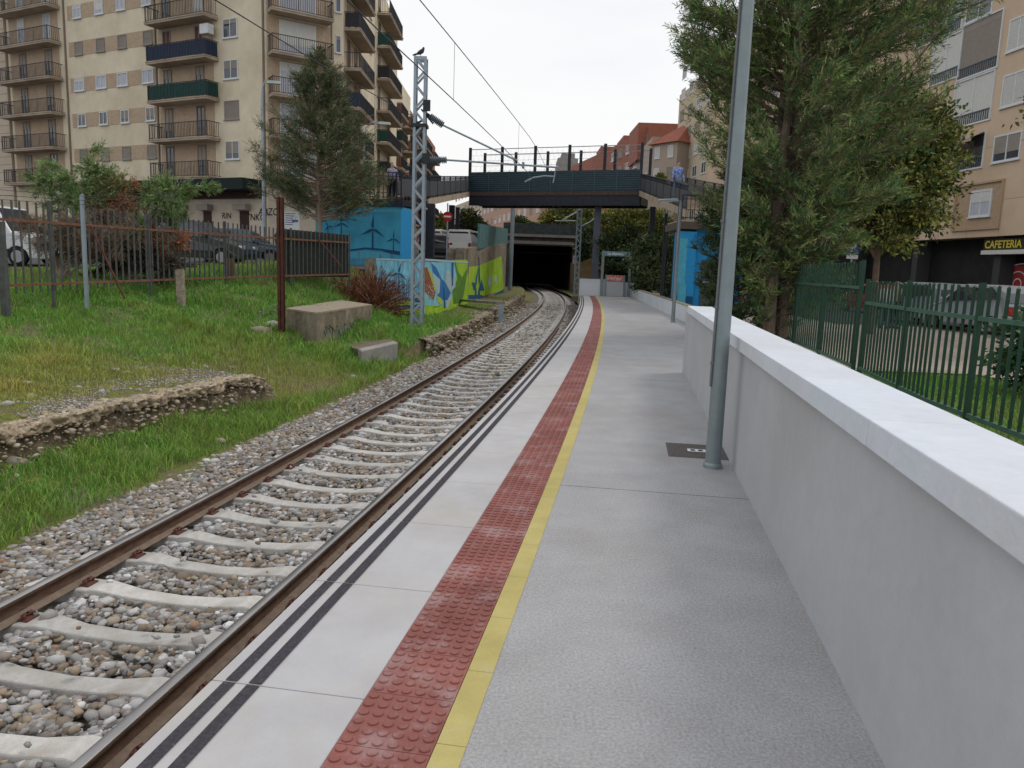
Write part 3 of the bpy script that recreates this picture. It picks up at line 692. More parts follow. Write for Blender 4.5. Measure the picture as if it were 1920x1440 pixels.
def balcony(F, par, t0, t1, zb, depth=1.0, screen=None, slab=.16, h=.95, endscreen=True):
    g = MB(); F.box(g, t0, t1, zb, zb + slab, 0, depth); F.box(g, t0 - .02, t1 + .02, zb + slab - .05, zb + slab + .01, 0, depth + .04)
    b = g.build('balcony', M_slab, par); g = MB(); z0, z1 = zb + slab + .07, zb + slab + h; d = depth - .05
    F.box(g, t0 + .02, t1 - .02, z1 - .04, z1, d - .02, d + .02); F.box(g, t0 + .02, t1 - .02, z0, z0 + .03, d - .012, d + .012)
    for tt in (t0 + .04, t1 - .04):
        F.box(g, tt - .02, tt + .02, z1 - .04, z1, .0, d); F.box(g, tt - .012, tt + .012, z0, z0 + .03, .0, d)
        F.box(g, tt - .02, tt + .02, zb + slab, z1, d - .02, d + .02)
        k = int(d / .13)
        for i in range(1, k): F.box(g, tt - .01, tt + .01, z0, z1 - .04, i * .13 - .01, i * .13 + .01)
    k = int((t1 - t0) / .13)
    for i in range(1, k):
        tt = t0 + i * (t1 - t0) / k; wd = .024 if i % 12 == 0 else .010; F.box(g, tt - wd, tt + wd, z0, z1 - .04, d - .01, d + .01)
    r = g.build('railing', M_rail, b)
    if screen:
        g = MB(); F.box(g, t0 + .06, t1 - .06, z0 + .04, z1 - .06, d - .035, d - .02)
        if endscreen: F.box(g, t1 - .09, t1 - .075, z0 + .04, z1 - .06, .05, d - .04); F.box(g, t0 + .075, t0 + .09, z0 + .04, z1 - .06, .05, d - .04)
        g.build('screen', screen, b)
    return b
def shell(F, par, t0, t1, z0, z1, depth, m, name='wall', d=0):
    g = MB(); F.box(g, t0, t1, z0, z1, d - depth, d); return g.build(name, m, par)

# ---- cream apartment block on the left (long face, corner face, side face)
C1, C2 = (-15.1, 47.0), (-11.1, 49.6); C0 = (-15.1 - 7.8 * 3.0, 47 + 4 * 3.0)
t = empty('apartment_block', (C1[0], C1[1], 0), 0, 'tall cream apartment block with iron balconies on the left, dark canopy over its ground floor', 'building')
FM = Fac(C1, C0); FCh = Fac(C1, C2, C1); FS = Fac(C2, (-11.1, 60.3), C1)
ZT = 23.6
g = MB()
tl = 25.2; pts = [FM.P(0, 0), FCh.P(FCh.len, 0), FS.P(10.6, 0), FS.P(10.6, 0, -12), FM.P(tl, 0, -14), FM.P(tl, 0)]
g.prism([p + Vector((0, 0, 1.4)) for p in pts], (0, 0, ZT - 1.4)); g.build('wall', M_cream, t)
BK = [6.45 + 2.35 * k for k in range(7)]
for B in BK:                                        # tan brick fields between the cream bands
    g = MB()
    for F_, a_, b_, c_, e_ in ((FM, 9.5, 18.1, 1.52, 2.45), (FM, 4.2, 9.1, .17, 2.30), (FM, 19.2, 24.9, .17, 2.30), (FCh, .12, 3.9, .17, 2.25), (FS, .35, 5.3, .17, 2.2)):
        g = MB(); F_.box(g, a_, b_, B + c_, B + e_, 0, .02); g.build('brick_panel', M_brown, t)
g = MB()
for tt in (18.45, 9.3, .06): FM.box(g, tt - .05, tt + .05, 2.2, ZT, .0, .1)
FCh.box(g, 3.98, 4.06, 2.2, ZT, 0, .08); g.build('downpipe', M_pipe, t)
for k, B in enumerate(BK):
    kind = ['shutter', 'shutter', 'shutter', 'glass', 'white', 'glass', 'glass'][k]
    window(FM, t, 2.15, 3.35, B + 1.25, B + 2.35, {0: 'glass', 1: 'shutter', 2: 'glass', 3: 'glass', 4: 'white'}.get(k, 'glass'), d=.0)
    scr = {2: M_grnc, 3: M_bluec}.get(k)
    balcony(FM, t, 3.75, 9.0, B, 1.05, scr)
    for tt in (5.0, 7.9): window(FM, t, tt, tt + .75, B + .22, B + 2.2, 'curtain' if k in (4, 5) and tt < 6 else ('maroon' if k == 3 else 'glass'), d=.02, name='balcony_door')
    for j, tt in enumerate((9.6, 12.1, 14.3, 16.6)):
        kd = {0: 'shutter', 2: 'curtain', 3: 'shutter', 4: 'curtain', 5: 'shutter'}.get(k, 'glass')
        if k == 1: kd = 'glass'
        window(FM, t, tt, tt + (1.05 if k == 2 else .85), B + 1.56, B + 2.40, kd, d=.02)
    balcony(FM, t, 18.9, 25.0, B, 1.0, None)
    for tt in (20.0, 23.0): window(FM, t, tt, tt + .8, B + .22, B + 2.2, 'curtain' if k > 3 else 'glass', d=.02, name='balcony_door')
    balcony(FCh, t, .15, 3.85, B, .95, None)
    window(FCh, t, .85, 3.05, B + .25, B + 2.15, 'curtain', d=.02, name='balcony_door')
    window(FCh, t, 4.28, 4.62, B + .9, B + 1.9, 'glass', fr=.04)
    balcony(FS, t, .25, 5.35, B, 1.0, {1: None, 2: M_bluec, 3: None}.get(k, M_rail if k in (3, 4) else None))
    for tt in (1.0, 3.2): window(FS, t, tt, tt + .8, B + .22, B + 2.1, 'glass', d=.02, name='balcony_door')
    window(FS, t, 6.6, 7.4, B + .95, B + 2.0, 'shutter'); window(FS, t, 8.3, 9.2, B + .95, B + 2.0, 'glass')
g = MB(); FM.box(g, 3.8, 4.5, 14.95, 15.5, .3, .75); g.build('air_conditioner', M_wf, t)
g = MB(); FS.box(g, 4.0, 4.6, BK[5] + .2, BK[5] + .8, .4, .9); g.build('air_conditioner', M_wf, t)
M_canopy = mat('canopy_dark_green', (.006, .017, .015), rough=.8, var=.2); M_plin = mat('ground_floor_paint', (.50, .44, .36), rough=.85, var=.08, scale=1.5, dirt=.2)
M_drwood = mat('dark_red_door', (.035, .016, .012), rough=.7, var=.2); M_blk = mat('black_paint', (.015, .015, .018), rough=.7)
g = MB(); FM.box(g, .3, 17.5, 5.75, 6.4, .02, 1.6); g.build('canopy', M_canopy, t)
g = MB(); FM.box(g, .2, 17.6, 5.35, 5.75, .0, .25); g.build('fascia', M_drwood, t)
g = MB(); FM.box(g, .0, 18.2, 1.9, 5.35, .0, .03); FCh.box(g, .05, 4.7, 1.9, 6.0, 0, .03); g.build('shopfront', M_plin, t)
for (x0, x1) in ((383, 398), (451, 468), (340, 352), (300, 318)):
    a, _ = FM.hit(x0, 420); b, _ = FM.hit(x1, 420); a, b = min(a, b), max(a, b)
    g = MB(); FM.box(g, a, b, 1.95, 4.6, .03, .06); dr = g.build('door', M_drwood, t)
    g = MB(); FM.box(g, a - .15, b + .15, 4.65, 5.0, .03, .5); g.build('door_hood', M_shut, dr)
for (txt, x, y, sz) in (('TNKG', 480, 408, .55), ('ABZO', 505, 398, .62), ('RIN', 426, 405, .5)):
    tt, zz = FM.hit(x, y); v, f = text_geo(txt, sz, .008); gg = MB(); gg.add(v, f, frame_mat(FM.P(tt, zz, .045), -FM.e, (-.12 * FM.e.x, -.12 * FM.e.y, 1))); gg.build('graffiti', M_blk, t)

# ---- neighbour with banded render at the far left
Cn = FM.p + FM.e * 25.3; Cn2 = FM.p + FM.e * 45
t = empty('neighbour_building', (Cn.x, Cn.y, 0), 0, 'pinkish building with grooved bands and maroon shutters at the left picture edge', 'building')
FN = Fac(Cn, Cn2); M_pink = mat('render_pinkish', (.52, .44, .35), rough=.9, var=.06, scale=1, dirt=.1)
shell(FN, t, 0, 20, 1.4, 20, 10, M_pink, d=.15)
g = MB()
for i in range(30): FN.box(g, 0, 20, 3 + i * .56, 3.03 + i * .56, .15, .155)
g.build('groove', M_pipe, t)
for k in range(6):
    for tt in (2.5, 6.0): window(FN, t, tt, tt + 2.1, 6.2 + 2.5 * k, 7.7 + 2.5 * k, 'maroon' if k in (0, 1) else 'glass', d=.15)

# ---- further blocks along the left side street
def side_block(y0, y1, x, zoff, ztop, mwall, mslab, label, nb, depth=10, screens=None, fl=2.35, group=None):
    t = empty('apartment_block', (x, y0, 0), 0, label, 'building', group)
    F_ = Fac((x, y0), (x, y1)); shell(F_, t, 0, y1 - y0, 1.6, ztop, depth, mwall)
    k = 0; B = 6.45 + zoff
    while B + 2.0 < ztop:
        for j in range(nb):
            a = .6 + j * (y1 - y0) / nb; b = a + (y1 - y0) / nb * .62
            if (j + k) % 3 != 2 or nb == 1: scr = (screens or [None])[(k + j) % len(screens or [None])]
            balcony(F_, t, a, b, B, 1.0, scr)
            window(F_, t, a + .5, a + 1.4, B + .2, B + 2.1, 'glass', name='balcony_door'); 
            if b - a > 4: window(F_, t, b - 1.5, b - .6, B + .2, B + 2.1, 'glass', name='balcony_door')
            window(F_, t, b + .8, b + 1.7, B + .9, B + 2.0, 'shutter')
        B += fl; k += 1
    return t
M_rb = mat('render_redbrown', (.30, .15, .10), rough=.9, var=.1, dirt=.1)
side_block(60.4, 71, -11.1, -.36, 22.5, M_cream, M_slab, 'cream block with deep balconies next along the left street', 1, screens=[None, M_rail, M_grnc])
side_block(71.1, 84, -11.7, -.9, 19.0, M_cream, M_slab, 'lower block with reddish balcony edges behind the lattice mast', 2, screens=[M_grnc, M_rb, None])
side_block(84.1, 112, -12.0, -.6, 18.2, M_rb, M_slab, 'red-brown block furthest along the left street', 3, screens=[M_rb, M_grnc, None])

# ---- beige building on the right
R0, R1 = (24.5, 33.0), (22.6, 56.0)
t = empty('cafe_building', (R0[0], R0[1], 0), 0, 'sandy beige apartment building on the right over a dark ground floor with a cafe sign', 'building')
FR = Fac(R0, R1); M_sand = mat('render_sand', (.62, .475, .345), rough=.9, var=.05, scale=.9, dirt=.12, bump=.08)
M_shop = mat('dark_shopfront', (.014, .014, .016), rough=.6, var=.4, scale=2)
g = MB(); FR.box(g, -8, 52, 4.12, 21.5, -12, 0); 
g.build('wall', M_sand, t)
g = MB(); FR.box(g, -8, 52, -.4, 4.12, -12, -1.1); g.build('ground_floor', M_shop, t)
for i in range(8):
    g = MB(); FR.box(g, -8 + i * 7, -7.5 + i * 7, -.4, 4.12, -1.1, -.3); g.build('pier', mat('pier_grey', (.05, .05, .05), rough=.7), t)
g = MB()
for i in range(8):
    for z in (6.2, 8.9, 11.6, 14.3): pass
for z in (5.9, 8.6): FR.box(g, -8, 52, z, z + .015, .0, .004)
for q in range(24): FR.box(g, -6 + q * 2.4, -5.985 + q * 2.4, 4.12, 5.9, .0, .004)
g.build('joint_line', M_pipe, t)
M_lrail = mat('loggia_rail', (.10, .12, .14), rough=.5); M_awn = mat('awning_striped', (.40, .30, .24), rough=.9, var=.3, scale=9, stretch=(1, 3, .1))
def loggia(rc, kind):
    t0, t1, z0, z1 = rc
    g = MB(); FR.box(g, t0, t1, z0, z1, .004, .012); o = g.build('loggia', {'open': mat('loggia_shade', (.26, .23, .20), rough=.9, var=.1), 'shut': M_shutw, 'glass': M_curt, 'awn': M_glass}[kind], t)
    g = MB()
    for a, b, c, e in ((t0 - .06, t0, z0, z1), (t1, t1 + .06, z0, z1), (t0 - .06, t1 + .06, z1, z1 + .07), (t0 - .06, t1 + .06, z0 - .08, z0)): FR.box(g, a, b, c, e, 0, .07)
    if kind in ('shut', 'glass'):
        for q in range(1, 2 if kind == 'shut' else 4): m = t0 + (t1 - t0) * q / (2 if kind == 'shut' else 4); FR.box(g, m - .04, m + .04, z0 + .5, z1, .012, .05)
    g.build('frame', M_wf, o)
    g = MB(); n = int((t1 - t0) / .16)
    for i in range(n + 1): q = t0 + (t1 - t0) * i / n; FR.box(g, q - .02, q + .02, z0, z0 + .5, .02, .06)
    FR.box(g, t0, t1, z0 + .5, z0 + .55, .015, .07); FR.box(g, t0, t1, z0, z0 + .04, .015, .07); g.build('railing', M_lrail, o)
    if kind == 'open':
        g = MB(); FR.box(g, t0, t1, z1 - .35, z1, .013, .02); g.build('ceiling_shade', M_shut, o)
    if kind == 'awn' or (kind == 'glass'):
        g = MB(); g.poly([FR.P(t0, z1 + .1, .05), FR.P(t1, z1 + .1, .05), FR.P(t1, z1 - .25, .75), FR.P(t0, z1 - .25, .75)]); g.poly([FR.P(t0, z1 - .25, .75), FR.P(t1, z1 - .25, .75), FR.P(t1, z1 - .42, .76), FR.P(t0, z1 - .42, .76)])
        g.build('awning', M_awn, o)
LG = [((1727, 12, 1803, 52), 'glass'), ((1808, 52, 1870, 124), 'open'), ((1753, 82, 1797, 142), 'shut'), ((1794, 158, 1856, 222), 'shut'), ((1797, 262, 1841, 312), 'awn')]
zrow = {}
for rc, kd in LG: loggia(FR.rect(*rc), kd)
for rc, kd in (((1895, 38, 1930, 84), 'white'), ((1883, 143, 1925, 190), 'white'), ((1866, 256, 1912, 297), 'glass'), ((1815, 0, 1860, 24), 'glass')):
    t0, t1, z0, z1 = FR.rect(*rc); window(FR, t, t0, t1, z0, z1, kd, fr=.08)
t0, t1, z0, z1 = FR.rect(1797, 352, 1872, 424)
g = MB()
for a, b, c, e in ((t0 - .1, t0, z0, z1), (t1, t1 + .1, z0, z1), (t0 - .1, t1 + .1, z1, z1 + .1), (t0 - .1, t1 + .1, z0 - .12, z0)): FR.box(g, a, b, c, e, 0, .10)
FR.box(g, t0, t1, z0, z1, 0, .006); rw = g.build('deep_reveal', mat('reveal_stone', (.42, .30, .20), rough=.9), t)
m = (t0 + t1) / 2 - .2; window(FR, t, m - .85, m + .75, z0 + .55, z1 - .3, 'curtain', fr=.09, d=.02)
random.seed(3)
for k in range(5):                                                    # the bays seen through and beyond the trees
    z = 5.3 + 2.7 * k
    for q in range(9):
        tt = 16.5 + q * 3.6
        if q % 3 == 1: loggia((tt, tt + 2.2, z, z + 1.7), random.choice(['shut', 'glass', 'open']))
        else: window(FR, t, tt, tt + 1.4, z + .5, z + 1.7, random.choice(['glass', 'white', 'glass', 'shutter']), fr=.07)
# cafe sign, shutter graffiti
t0, t1, z0, z1 = FR.rect(1846, 449, 1935, 468, -.2)
g = MB(); FR.box(g, t0, t1, z0, z1, -.4, -.2); sg = g.build('sign_board', mat('sign_olive', (.03, .03, .012), rough=.6), t)
M_yt = mat('sign_yellow', (.62, .50, .06), rough=.6, var=.05)
tt, zz = FR.hit(1880, 458.5, -.18); v, f = text_geo('CAFETERIA', .52, .012); g = MB(); g.add(v, f, frame_mat(FR.P(tt, zz, -.18), -FR.e, (0, 0, 1))); g.build('lettering', M_yt, sg)
t0, t1, z0, z1 = FR.rect(1848, 470, 1930, 476, -.3); g = MB(); FR.box(g, t0, t1, z0, z1, -.6, -.05); g.build('awning_box', M_shutw, t)
M_gred = mat('graffiti_red', (.38, .04, .04), rough=.6)
g = MB()
tc_, zc_ = FR.hit(1906, 533, -1.05)
def disc(mb, F_, t_, z_, r, d, n=20, th=None, mi=0):
    if th is None: mb.poly([F_.P(t_ + r * math.cos(2 * math.pi * i / n), z_ + r * math.sin(2 * math.pi * i / n), d) for i in range(n)], mi)
    else:
        for i in range(n):
            a, b = 2 * math.pi * i / n, 2 * math.pi * (i + 1) / n
            mb.quad(*[F_.P(t_ + q * math.cos(w_), z_ + q * math.sin(w_), d) for q, w_ in ((r, a), (r, b), (r - th, b), (r - th, a))], mi)
disc(g, FR, tc_, zc_, .62, -1.08); g.poly([FR.P(tc_ - .9, zc_ + .9, -1.085), FR.P(tc_ + .5, zc_ + .95, -1.085), FR.P(tc_ + .6, zc_ + .1, -1.085), FR.P(tc_ - .7, zc_ + .2, -1.085)])
gr = g.build('graffiti', M_gred, t); g = MB(); disc(g, FR, tc_, zc_, .30, -1.07, th=.05); disc(g, FR, tc_, zc_, .66, -1.07, th=.05)
g.tube([FR.P(tc_ + .6, zc_ + .9, -1.07), FR.P(tc_, zc_ + 1.0, -1.07), FR.P(tc_ - 1, zc_ + 1.05, -1.07)], .03, 4); g.build('outline', M_wtext, gr)
# two more blocks beyond it
def plain_block(p0, p1, ztop, depth, mw, label, rows, cols, zs=3.0, wkind=('glass', 'white', 'shutter'), wh=1.3, ww=1.3, zbase=-.5, fl=2.9, roof=None):
    t = empty('apartment_block', (p0[0], p0[1], 0), 0, label, 'building'); F_ = Fac(p0, p1); shell(F_, t, 0, F_.len, zbase, ztop, depth, mw)
    for r_ in range(rows):
        for c_ in range(cols):
            tt = (c_ + .5) * F_.len / cols - ww / 2; window(F_, t, tt, tt + ww, zs + r_ * fl, zs + r_ * fl + wh, random.choice(wkind), fr=.1)
    if roof:
        g = MB(); a = [F_.P(-.4, ztop, .5), F_.P(F_.len + .4, ztop, .5), F_.P(F_.len + .4, ztop, -depth - .4), F_.P(-.4, ztop, -depth - .4)]
        r0, r1 = F_.P(2, ztop + roof, -depth / 2), F_.P(F_.len - 2, ztop + roof, -depth / 2)
        g.quad(a[0], a[1], r1, r0); g.quad(a[2], a[3], r0, r1); g.poly([a[1], a[2], r1]); g.poly([a[3], a[0], r0]); g.poly(a); g.build('roof', M_tile, t)
    return t, F_
M_tile = mat('roof_tile_red', (.30, .10, .065), rough=.85, var=.25, scale=4); M_brick = mat('red_brick', (.30, .115, .08), rough=.9, var=.12, scale=3, dirt=.1)
M_beige = mat('render_beige', (.52, .44, .33), rough=.9, var=.05, dirt=.1); M_stucco = mat('render_stucco', (.38, .31, .26), rough=.9, var=.05)
def blk(px0, px1, pyt, Y0, Y1, **k):
    a = A(px0, 500, Y0); b = A(px1, 500, Y1); return plain_block((a.x, Y0), (b.x, Y1), A((px0 + px1) / 2, pyt, (Y0 + Y1) / 2).z, **k)
blk(1254, 1400, 125, 116, 84, depth=12, mw=M_beige, label='pale beige block seen just left of the big conifer', rows=10, cols=8, ww=2.0, wh=1.5)
a_ = A(1208, 500, 112); b_ = A(1256, 500, 108)
plain_block((a_.x, 112), (b_.x, 108), A(1225, 268, 110).z, 9, M_stucco, 'small grey-pink house with a red tiled roof between the brick flats and the beige block', 6, 2, ww=1.0, wh=1.6, roof=3.2)
a2 = A(1196, 500, 122); plain_block((a2.x, 130), (a_.x + .1, 112.2), A(1205, 262, 115).z, 9, M_stucco, 'narrow stucco side of the tiled house facing the tracks', 5, 2, ww=1.2, wh=1.6)
for i, (x0, x1, yt, Y0, Y1) in enumerate(((1133, 1205, 258, 146, 122), (1100, 1180, 279, 176, 150), (1060, 1140, 296, 215, 178))):
    blk(x0, x1, yt, Y0, Y1, depth=14, mw=M_brick, label=['nearest and tallest of the stepped red brick flats above the footbridge', 'middle of the stepped red brick flats above the footbridge', 'furthest and lowest of the stepped red brick flats'][i], rows=7, cols=5, ww=2.6, wh=1.5, zs=4)
    xa = A(x1 - 26, 500, Y1 + 4).x; zt = A(x1 - 10, [234, 257, 277][i], Y1 + 4).z
    g = MB(); g.box(xa, xa + 7, Y1 + 2, Y1 + 12, A(x1, yt, Y1).z - 3, zt); tag(g.build('roof_tower', M_brick), 'brick stair tower on the ' + ['nearest', 'middle', 'furthest'][i] + ' stepped brick flats', 'tower')
g = MB(); p = A(1035, 500, 260); q = A(1075, 500, 250); zt = A(1050, 300, 255).z; g.box(p.x, q.x, 250, 262, -1, zt); g.box(p.x + 1, p.x + 5, 252, 258, zt, zt + 1.5)
t = empty('distant_block', (p.x, 256, 0), 0, 'grey distant block low on the skyline over the bridge middle', 'building'); 
g = MB(); g.box(0, q.x - p.x, -6, 6, -1, zt); g.box(1.2, q.x - p.x - 1, -5, 5, zt, zt + 1.6); g.build('wall', mat('far_grey', (.25, .24, .23), rough=.9, var=.2, scale=.4), t)
# pinkish flats under the bridge, far
blk(1010, 880, 380, 190, 300, depth=14, mw=mat('render_salmon', (.47, .29, .21), rough=.9, var=.06), label='salmon pink flats seen far off beneath the footbridge', rows=4, cols=16, ww=3.0, wh=2.0, zs=7, fl=4.2)
blk(935, 850, 372, 250, 330, depth=14, mw=M_beige, label='pale cream flats further away beneath the left of the bridge', rows=5, cols=12, ww=2.5, wh=2.2, zs=8, fl=5)

# ================================================================== tunnel, walls, blocks
def mural_wall_mats():
    return [mat('mural_sky', (.13, .42, .60), rough=.7, var=.35, scale=2.4, stretch=(3, 3, .5), col2=(.24, .56, .70)), mat('mural_deep_blue', (.015, .10, .24), rough=.7, var=.15), mat('mural_lime', (.33, .55, .035), rough=.7, var=.25, scale=1.4),
            mat('mural_green', (.10, .24, .03), rough=.7, var=.3, scale=2), mat('mural_rust', (.28, .09, .035), rough=.7, var=.25, scale=3), mat('mural_pale', (.40, .52, .58), rough=.7, var=.15), mat('mural_blue', (.03, .17, .42), rough=.7, var=.2, scale=2), mat('mural_yellow_green', (.42, .55, .06), rough=.7, var=.15), M_oldc]
MM = mural_wall_mats()
# lower mural wall: front leg then the leg along the track
xa, xb = A(705, 540, 31.2).x, A(792, 540, 31.2).x
W0, W1, W2 = (xa, 31.2), (xb, 31.2), (A(876, 540, 44.5).x, 44.5)
t = empty('mural_wall', (xa, 31.2, 0), 0, 'low wall with blue and green wind turbine mural behind the lattice mast', 'wall')
F1 = Fac(W0, W1); F2 = Fac(W1, W2, W0); ZM = 1.92
g = MB()
F1.box(g, -.45, F1.len, -.7, ZM, -.3, 0, 8); F2.box(g, .0, F2.len, -.9, ZM + .05, -.3, 0, 8)
def pp(F_, pts, d, mi, mb): mb.poly([F_.P(*F_.hit(x, y), d) for x, y in pts], mi)
F1.box(g, .0, F1.len, -.7, ZM - .06, 0, .004, 0); F1.box(g, -.01, F1.len, ZM - .06, ZM + .01, 0, .02, 5); F2.box(g, 0, F2.len, -.9, ZM - .06, 0, .004, 0); F2.box(g, 0, F2.len, ZM - .02, ZM + .06, 0, .02, 5)
def cr8(x, y): return (700 + x / 8, 460 + y / 8)
def q8(F_, pts, d, mi): pp(F_, [cr8(*p) for p in pts], d, mi, g)
q8(F1, [(60, 900), (600, 950), (760, 950), (760, 1130), (60, 1130)], .006, 7)
q8(F1, [(170, 760), (300, 800), (420, 750), (540, 790), (600, 800), (760, 760), (760, 860), (600, 850), (540, 820), (300, 850), (170, 850)], .008, 1)
q8(F1, [(170, 850), (300, 850), (540, 820), (600, 870), (600, 900), (440, 910), (300, 890), (180, 930)], .010, 7)
q8(F1, [(200, 930), (330, 880), (420, 910), (520, 890), (600, 900), (760, 860), (760, 940), (600, 940), (330, 985), (200, 970)], .012, 1)
q8(F1, [(175, 700), (240, 700), (270, 740), (240, 780), (180, 770)], .014, 7); q8(F1, [(250, 680), (290, 670), (300, 720), (270, 760), (250, 740)], .016, 4)
random.seed(5)
for i in range(26):
    x = 80 + i * 26; y = 560 + random.uniform(-60, 60); hh = random.uniform(120, 300)
    q8(F1, [(x, y + hh), (x - 3, y), (x + 4, y), (x + 8, y + hh)], .007 + .0001 * i, random.choice([1, 1, 5, 6]))
def turbine(F_, x, y, r, bot, mi=1, ph=0, w=1, d=.018):
    """x,y full-photo pixels of the hub, r blade px"""
    t0, z0 = F_.hit(x, y); t1, z1 = F_.hit(x + r, y); rr = abs(t1 - t0); _, zb = F_.hit(x, bot); sg = 1 if t1 > t0 else -1
    ww = rr * .06 * w
    g.poly([F_.P(t0 - ww, zb, d), F_.P(t0 + ww, zb, d), F_.P(t0 + ww * .6, z0, d), F_.P(t0 - ww * .6, z0, d)], mi)
    for k in range(3):
        a = R(90 + 120 * k + ph); c, s_ = math.cos(a) * sg, math.sin(a); nx, nz_ = -s_, c
        g.poly([F_.P(t0, z0, d + .001 * (k + 1)), F_.P(t0 + c * rr * .25 + nx * ww * 1.9, z0 + s_ * rr * .25 + nz_ * ww * 1.9, d + .001 * (k + 1)), F_.P(t0 + c * rr, z0 + s_ * rr, d + .001 * (k + 1)), F_.P(t0 + c * rr * .2 - nx * ww, z0 + s_ * rr * .2 - nz_ * ww, d + .001 * (k + 1))], mi)
turbine(F1, 716.5, 528, 22, 545, ph=5); turbine(F1, 748, 512, 22, 560, ph=-12); turbine(F1, 737, 534, 12, 560); turbine(F1, 756, 532, 10, 560)
# right leg of the mural
q8(F2, [(770, 640), (1420, 420), (1420, 1000), (770, 1080)], .006, 2)
q8(F2, [(770, 300), (1200, 220), (1260, 420), (1200, 560), (1180, 760), (1080, 900), (780, 900)], .008, 0)
q8(F2, [(1200, 215), (1410, 215), (1410, 400), (1330, 860), (1200, 880), (1180, 700), (1260, 500)], .009, 3)
q8(F2, [(1220, 215), (1410, 215), (1410, 330), (1330, 480), (1270, 400)], .0095, 2)
q8(F2, [(770, 340), (800, 320), (930, 700), (900, 830), (770, 700)], .011, 4)
q8(F2, [(810, 330), (840, 360), (930, 600), (920, 700), (880, 560)], .012, 7)
q8(F2, [(860, 260), (940, 330), (1020, 500), (1080, 560), (1160, 700), (1120, 820), (1050, 820), (960, 760), (900, 480)], .013, 6)
q8(F2, [(880, 400), (1000, 520), (990, 700), (960, 740), (900, 560)], .0145, 5)
q8(F2, [(1090, 380), (1140, 360), (1180, 560), (1220, 430), (1230, 620), (1150, 700), (1080, 560)], .015, 5)
q8(F2, [(1170, 250), (1200, 260), (1190, 600), (1170, 620)], .0165, 1)
q8(F2, [(1160, 720), (1180, 780), (1110, 940), (1080, 940), (1090, 850)], .0175, 5)
q8(F2, [(940, 760), (1000, 780), (1040, 860), (1020, 900), (960, 850)], .0185, 7)
q8(F2, [(1040, 620), (1060, 640), (1080, 940), (1055, 940)], .0195, 1)
for i in range(40):
    x, y = 775 + random.uniform(0, 120), 580 + random.uniform(0, 260); s_ = random.uniform(4, 12); q8(F2, [(x, y), (x + s_, y + 3), (x + s_ + 3, y + 20), (x + 2, y + 16)], .020 + i * .0001, 5)
g.build('painted_wall', MM, t)
# green wall further on with concrete crown
G0 = (A(870, 560, 45.2).x, 45.2); G1 = (A(947, 545, 66).x, 66)
t = empty('green_mural_wall', (G0[0], G0[1], 0), 0, 'lime green painted battered wall under a bare concrete parapet left of the tunnel', 'wall')
F3 = Fac(G0, G1); g = MB()
zt0, zt1 = 2.75, 3.7
g.hexa([F3.P(-.3, -.9, -.5), F3.P(F3.len, -.9, -.5), F3.P(F3.len, -.9, 0), F3.P(-.3, -.9, 0)], [F3.P(-.3, zt0, -.5), F3.P(F3.len, zt1, -.5), F3.P(F3.len, zt1, 0), F3.P(-.3, zt0, 0)], 8)
pp(F3, [(868, 564), (881, 500), (897, 498), (940, 480), (944, 545)], .012, 2, g)
pp(F3, [(866, 564), (878, 500), (884, 500), (872, 564)], .05, 7, g)
pp(F3, [(872, 564), (875, 553), (903, 553), (912, 564)], .018, 1, g); pp(F3, [(912, 564), (930, 550), (944, 542), (944, 547), (925, 560)], .019, 1, g)
turbine(F3, 899, 535, 9, 560, ph=20, w=2, d=.025); turbine(F3, 891, 537, 7, 560, ph=200, w=2, d=.028)
pp(F3, [(914, 530), (917, 512), (921, 530), (918, 541)], .022, 5, g); pp(F3, [(926, 528), (929, 514), (932, 530)], .023, 5, g)
g.build('painted_wall', MM, t)
# concrete retaining wall behind, running left above the mural
g = MB(); a = A(838, 480, 45.6); g.box(a.x, G0[0] + .2, 45.5, 45.9, .5, 2.72); tag(g.build('retaining_wall', M_oldc), 'bare concrete retaining wall above the right end of the mural wall', 'wall')
# sheet-metal fence on the wall
M_teal = mat('teal_sheet_fence', (.095, .20, .205), rough=.6, var=.15, scale=2)
t = empty('sheet_fence', (G0[0], 48, 0), 0, 'dark teal sheet metal fence on top of the concrete wall left of the tunnel', 'fence')
F4 = Fac((A(898, 450, 50).x, 50), (A(951, 450, 70).x, 70), (G0[0], 48))
g = MB(); n = 12
for i in range(n):
    a, b = F4.len * i / n, F4.len * (i + 1) / n; z0a = 2.85 + .9 * i / n; zt_ = 4.45 + .7 * i / n
    g.hexa([F4.P(a + .003, z0a, -.03), F4.P(b - .003, z0a + .08, -.03), F4.P(b - .02, z0a + .08, .03), F4.P(a + .02, z0a, .03)], [F4.P(a + .02, zt_, -.03), F4.P(b - .02, zt_ + .06, -.03), F4.P(b - .02, zt_ + .06, .03), F4.P(a + .02, zt_, .03)])
g.build('panel', M_teal, t)
g = MB()
for i in range(n + 1): a = F4.len * i / n; F4.box(g, a - .02, a + .02, 2.7, 4.5 + .7 * i / n, -.1, -.04)
g.build('post', M_teal, t)
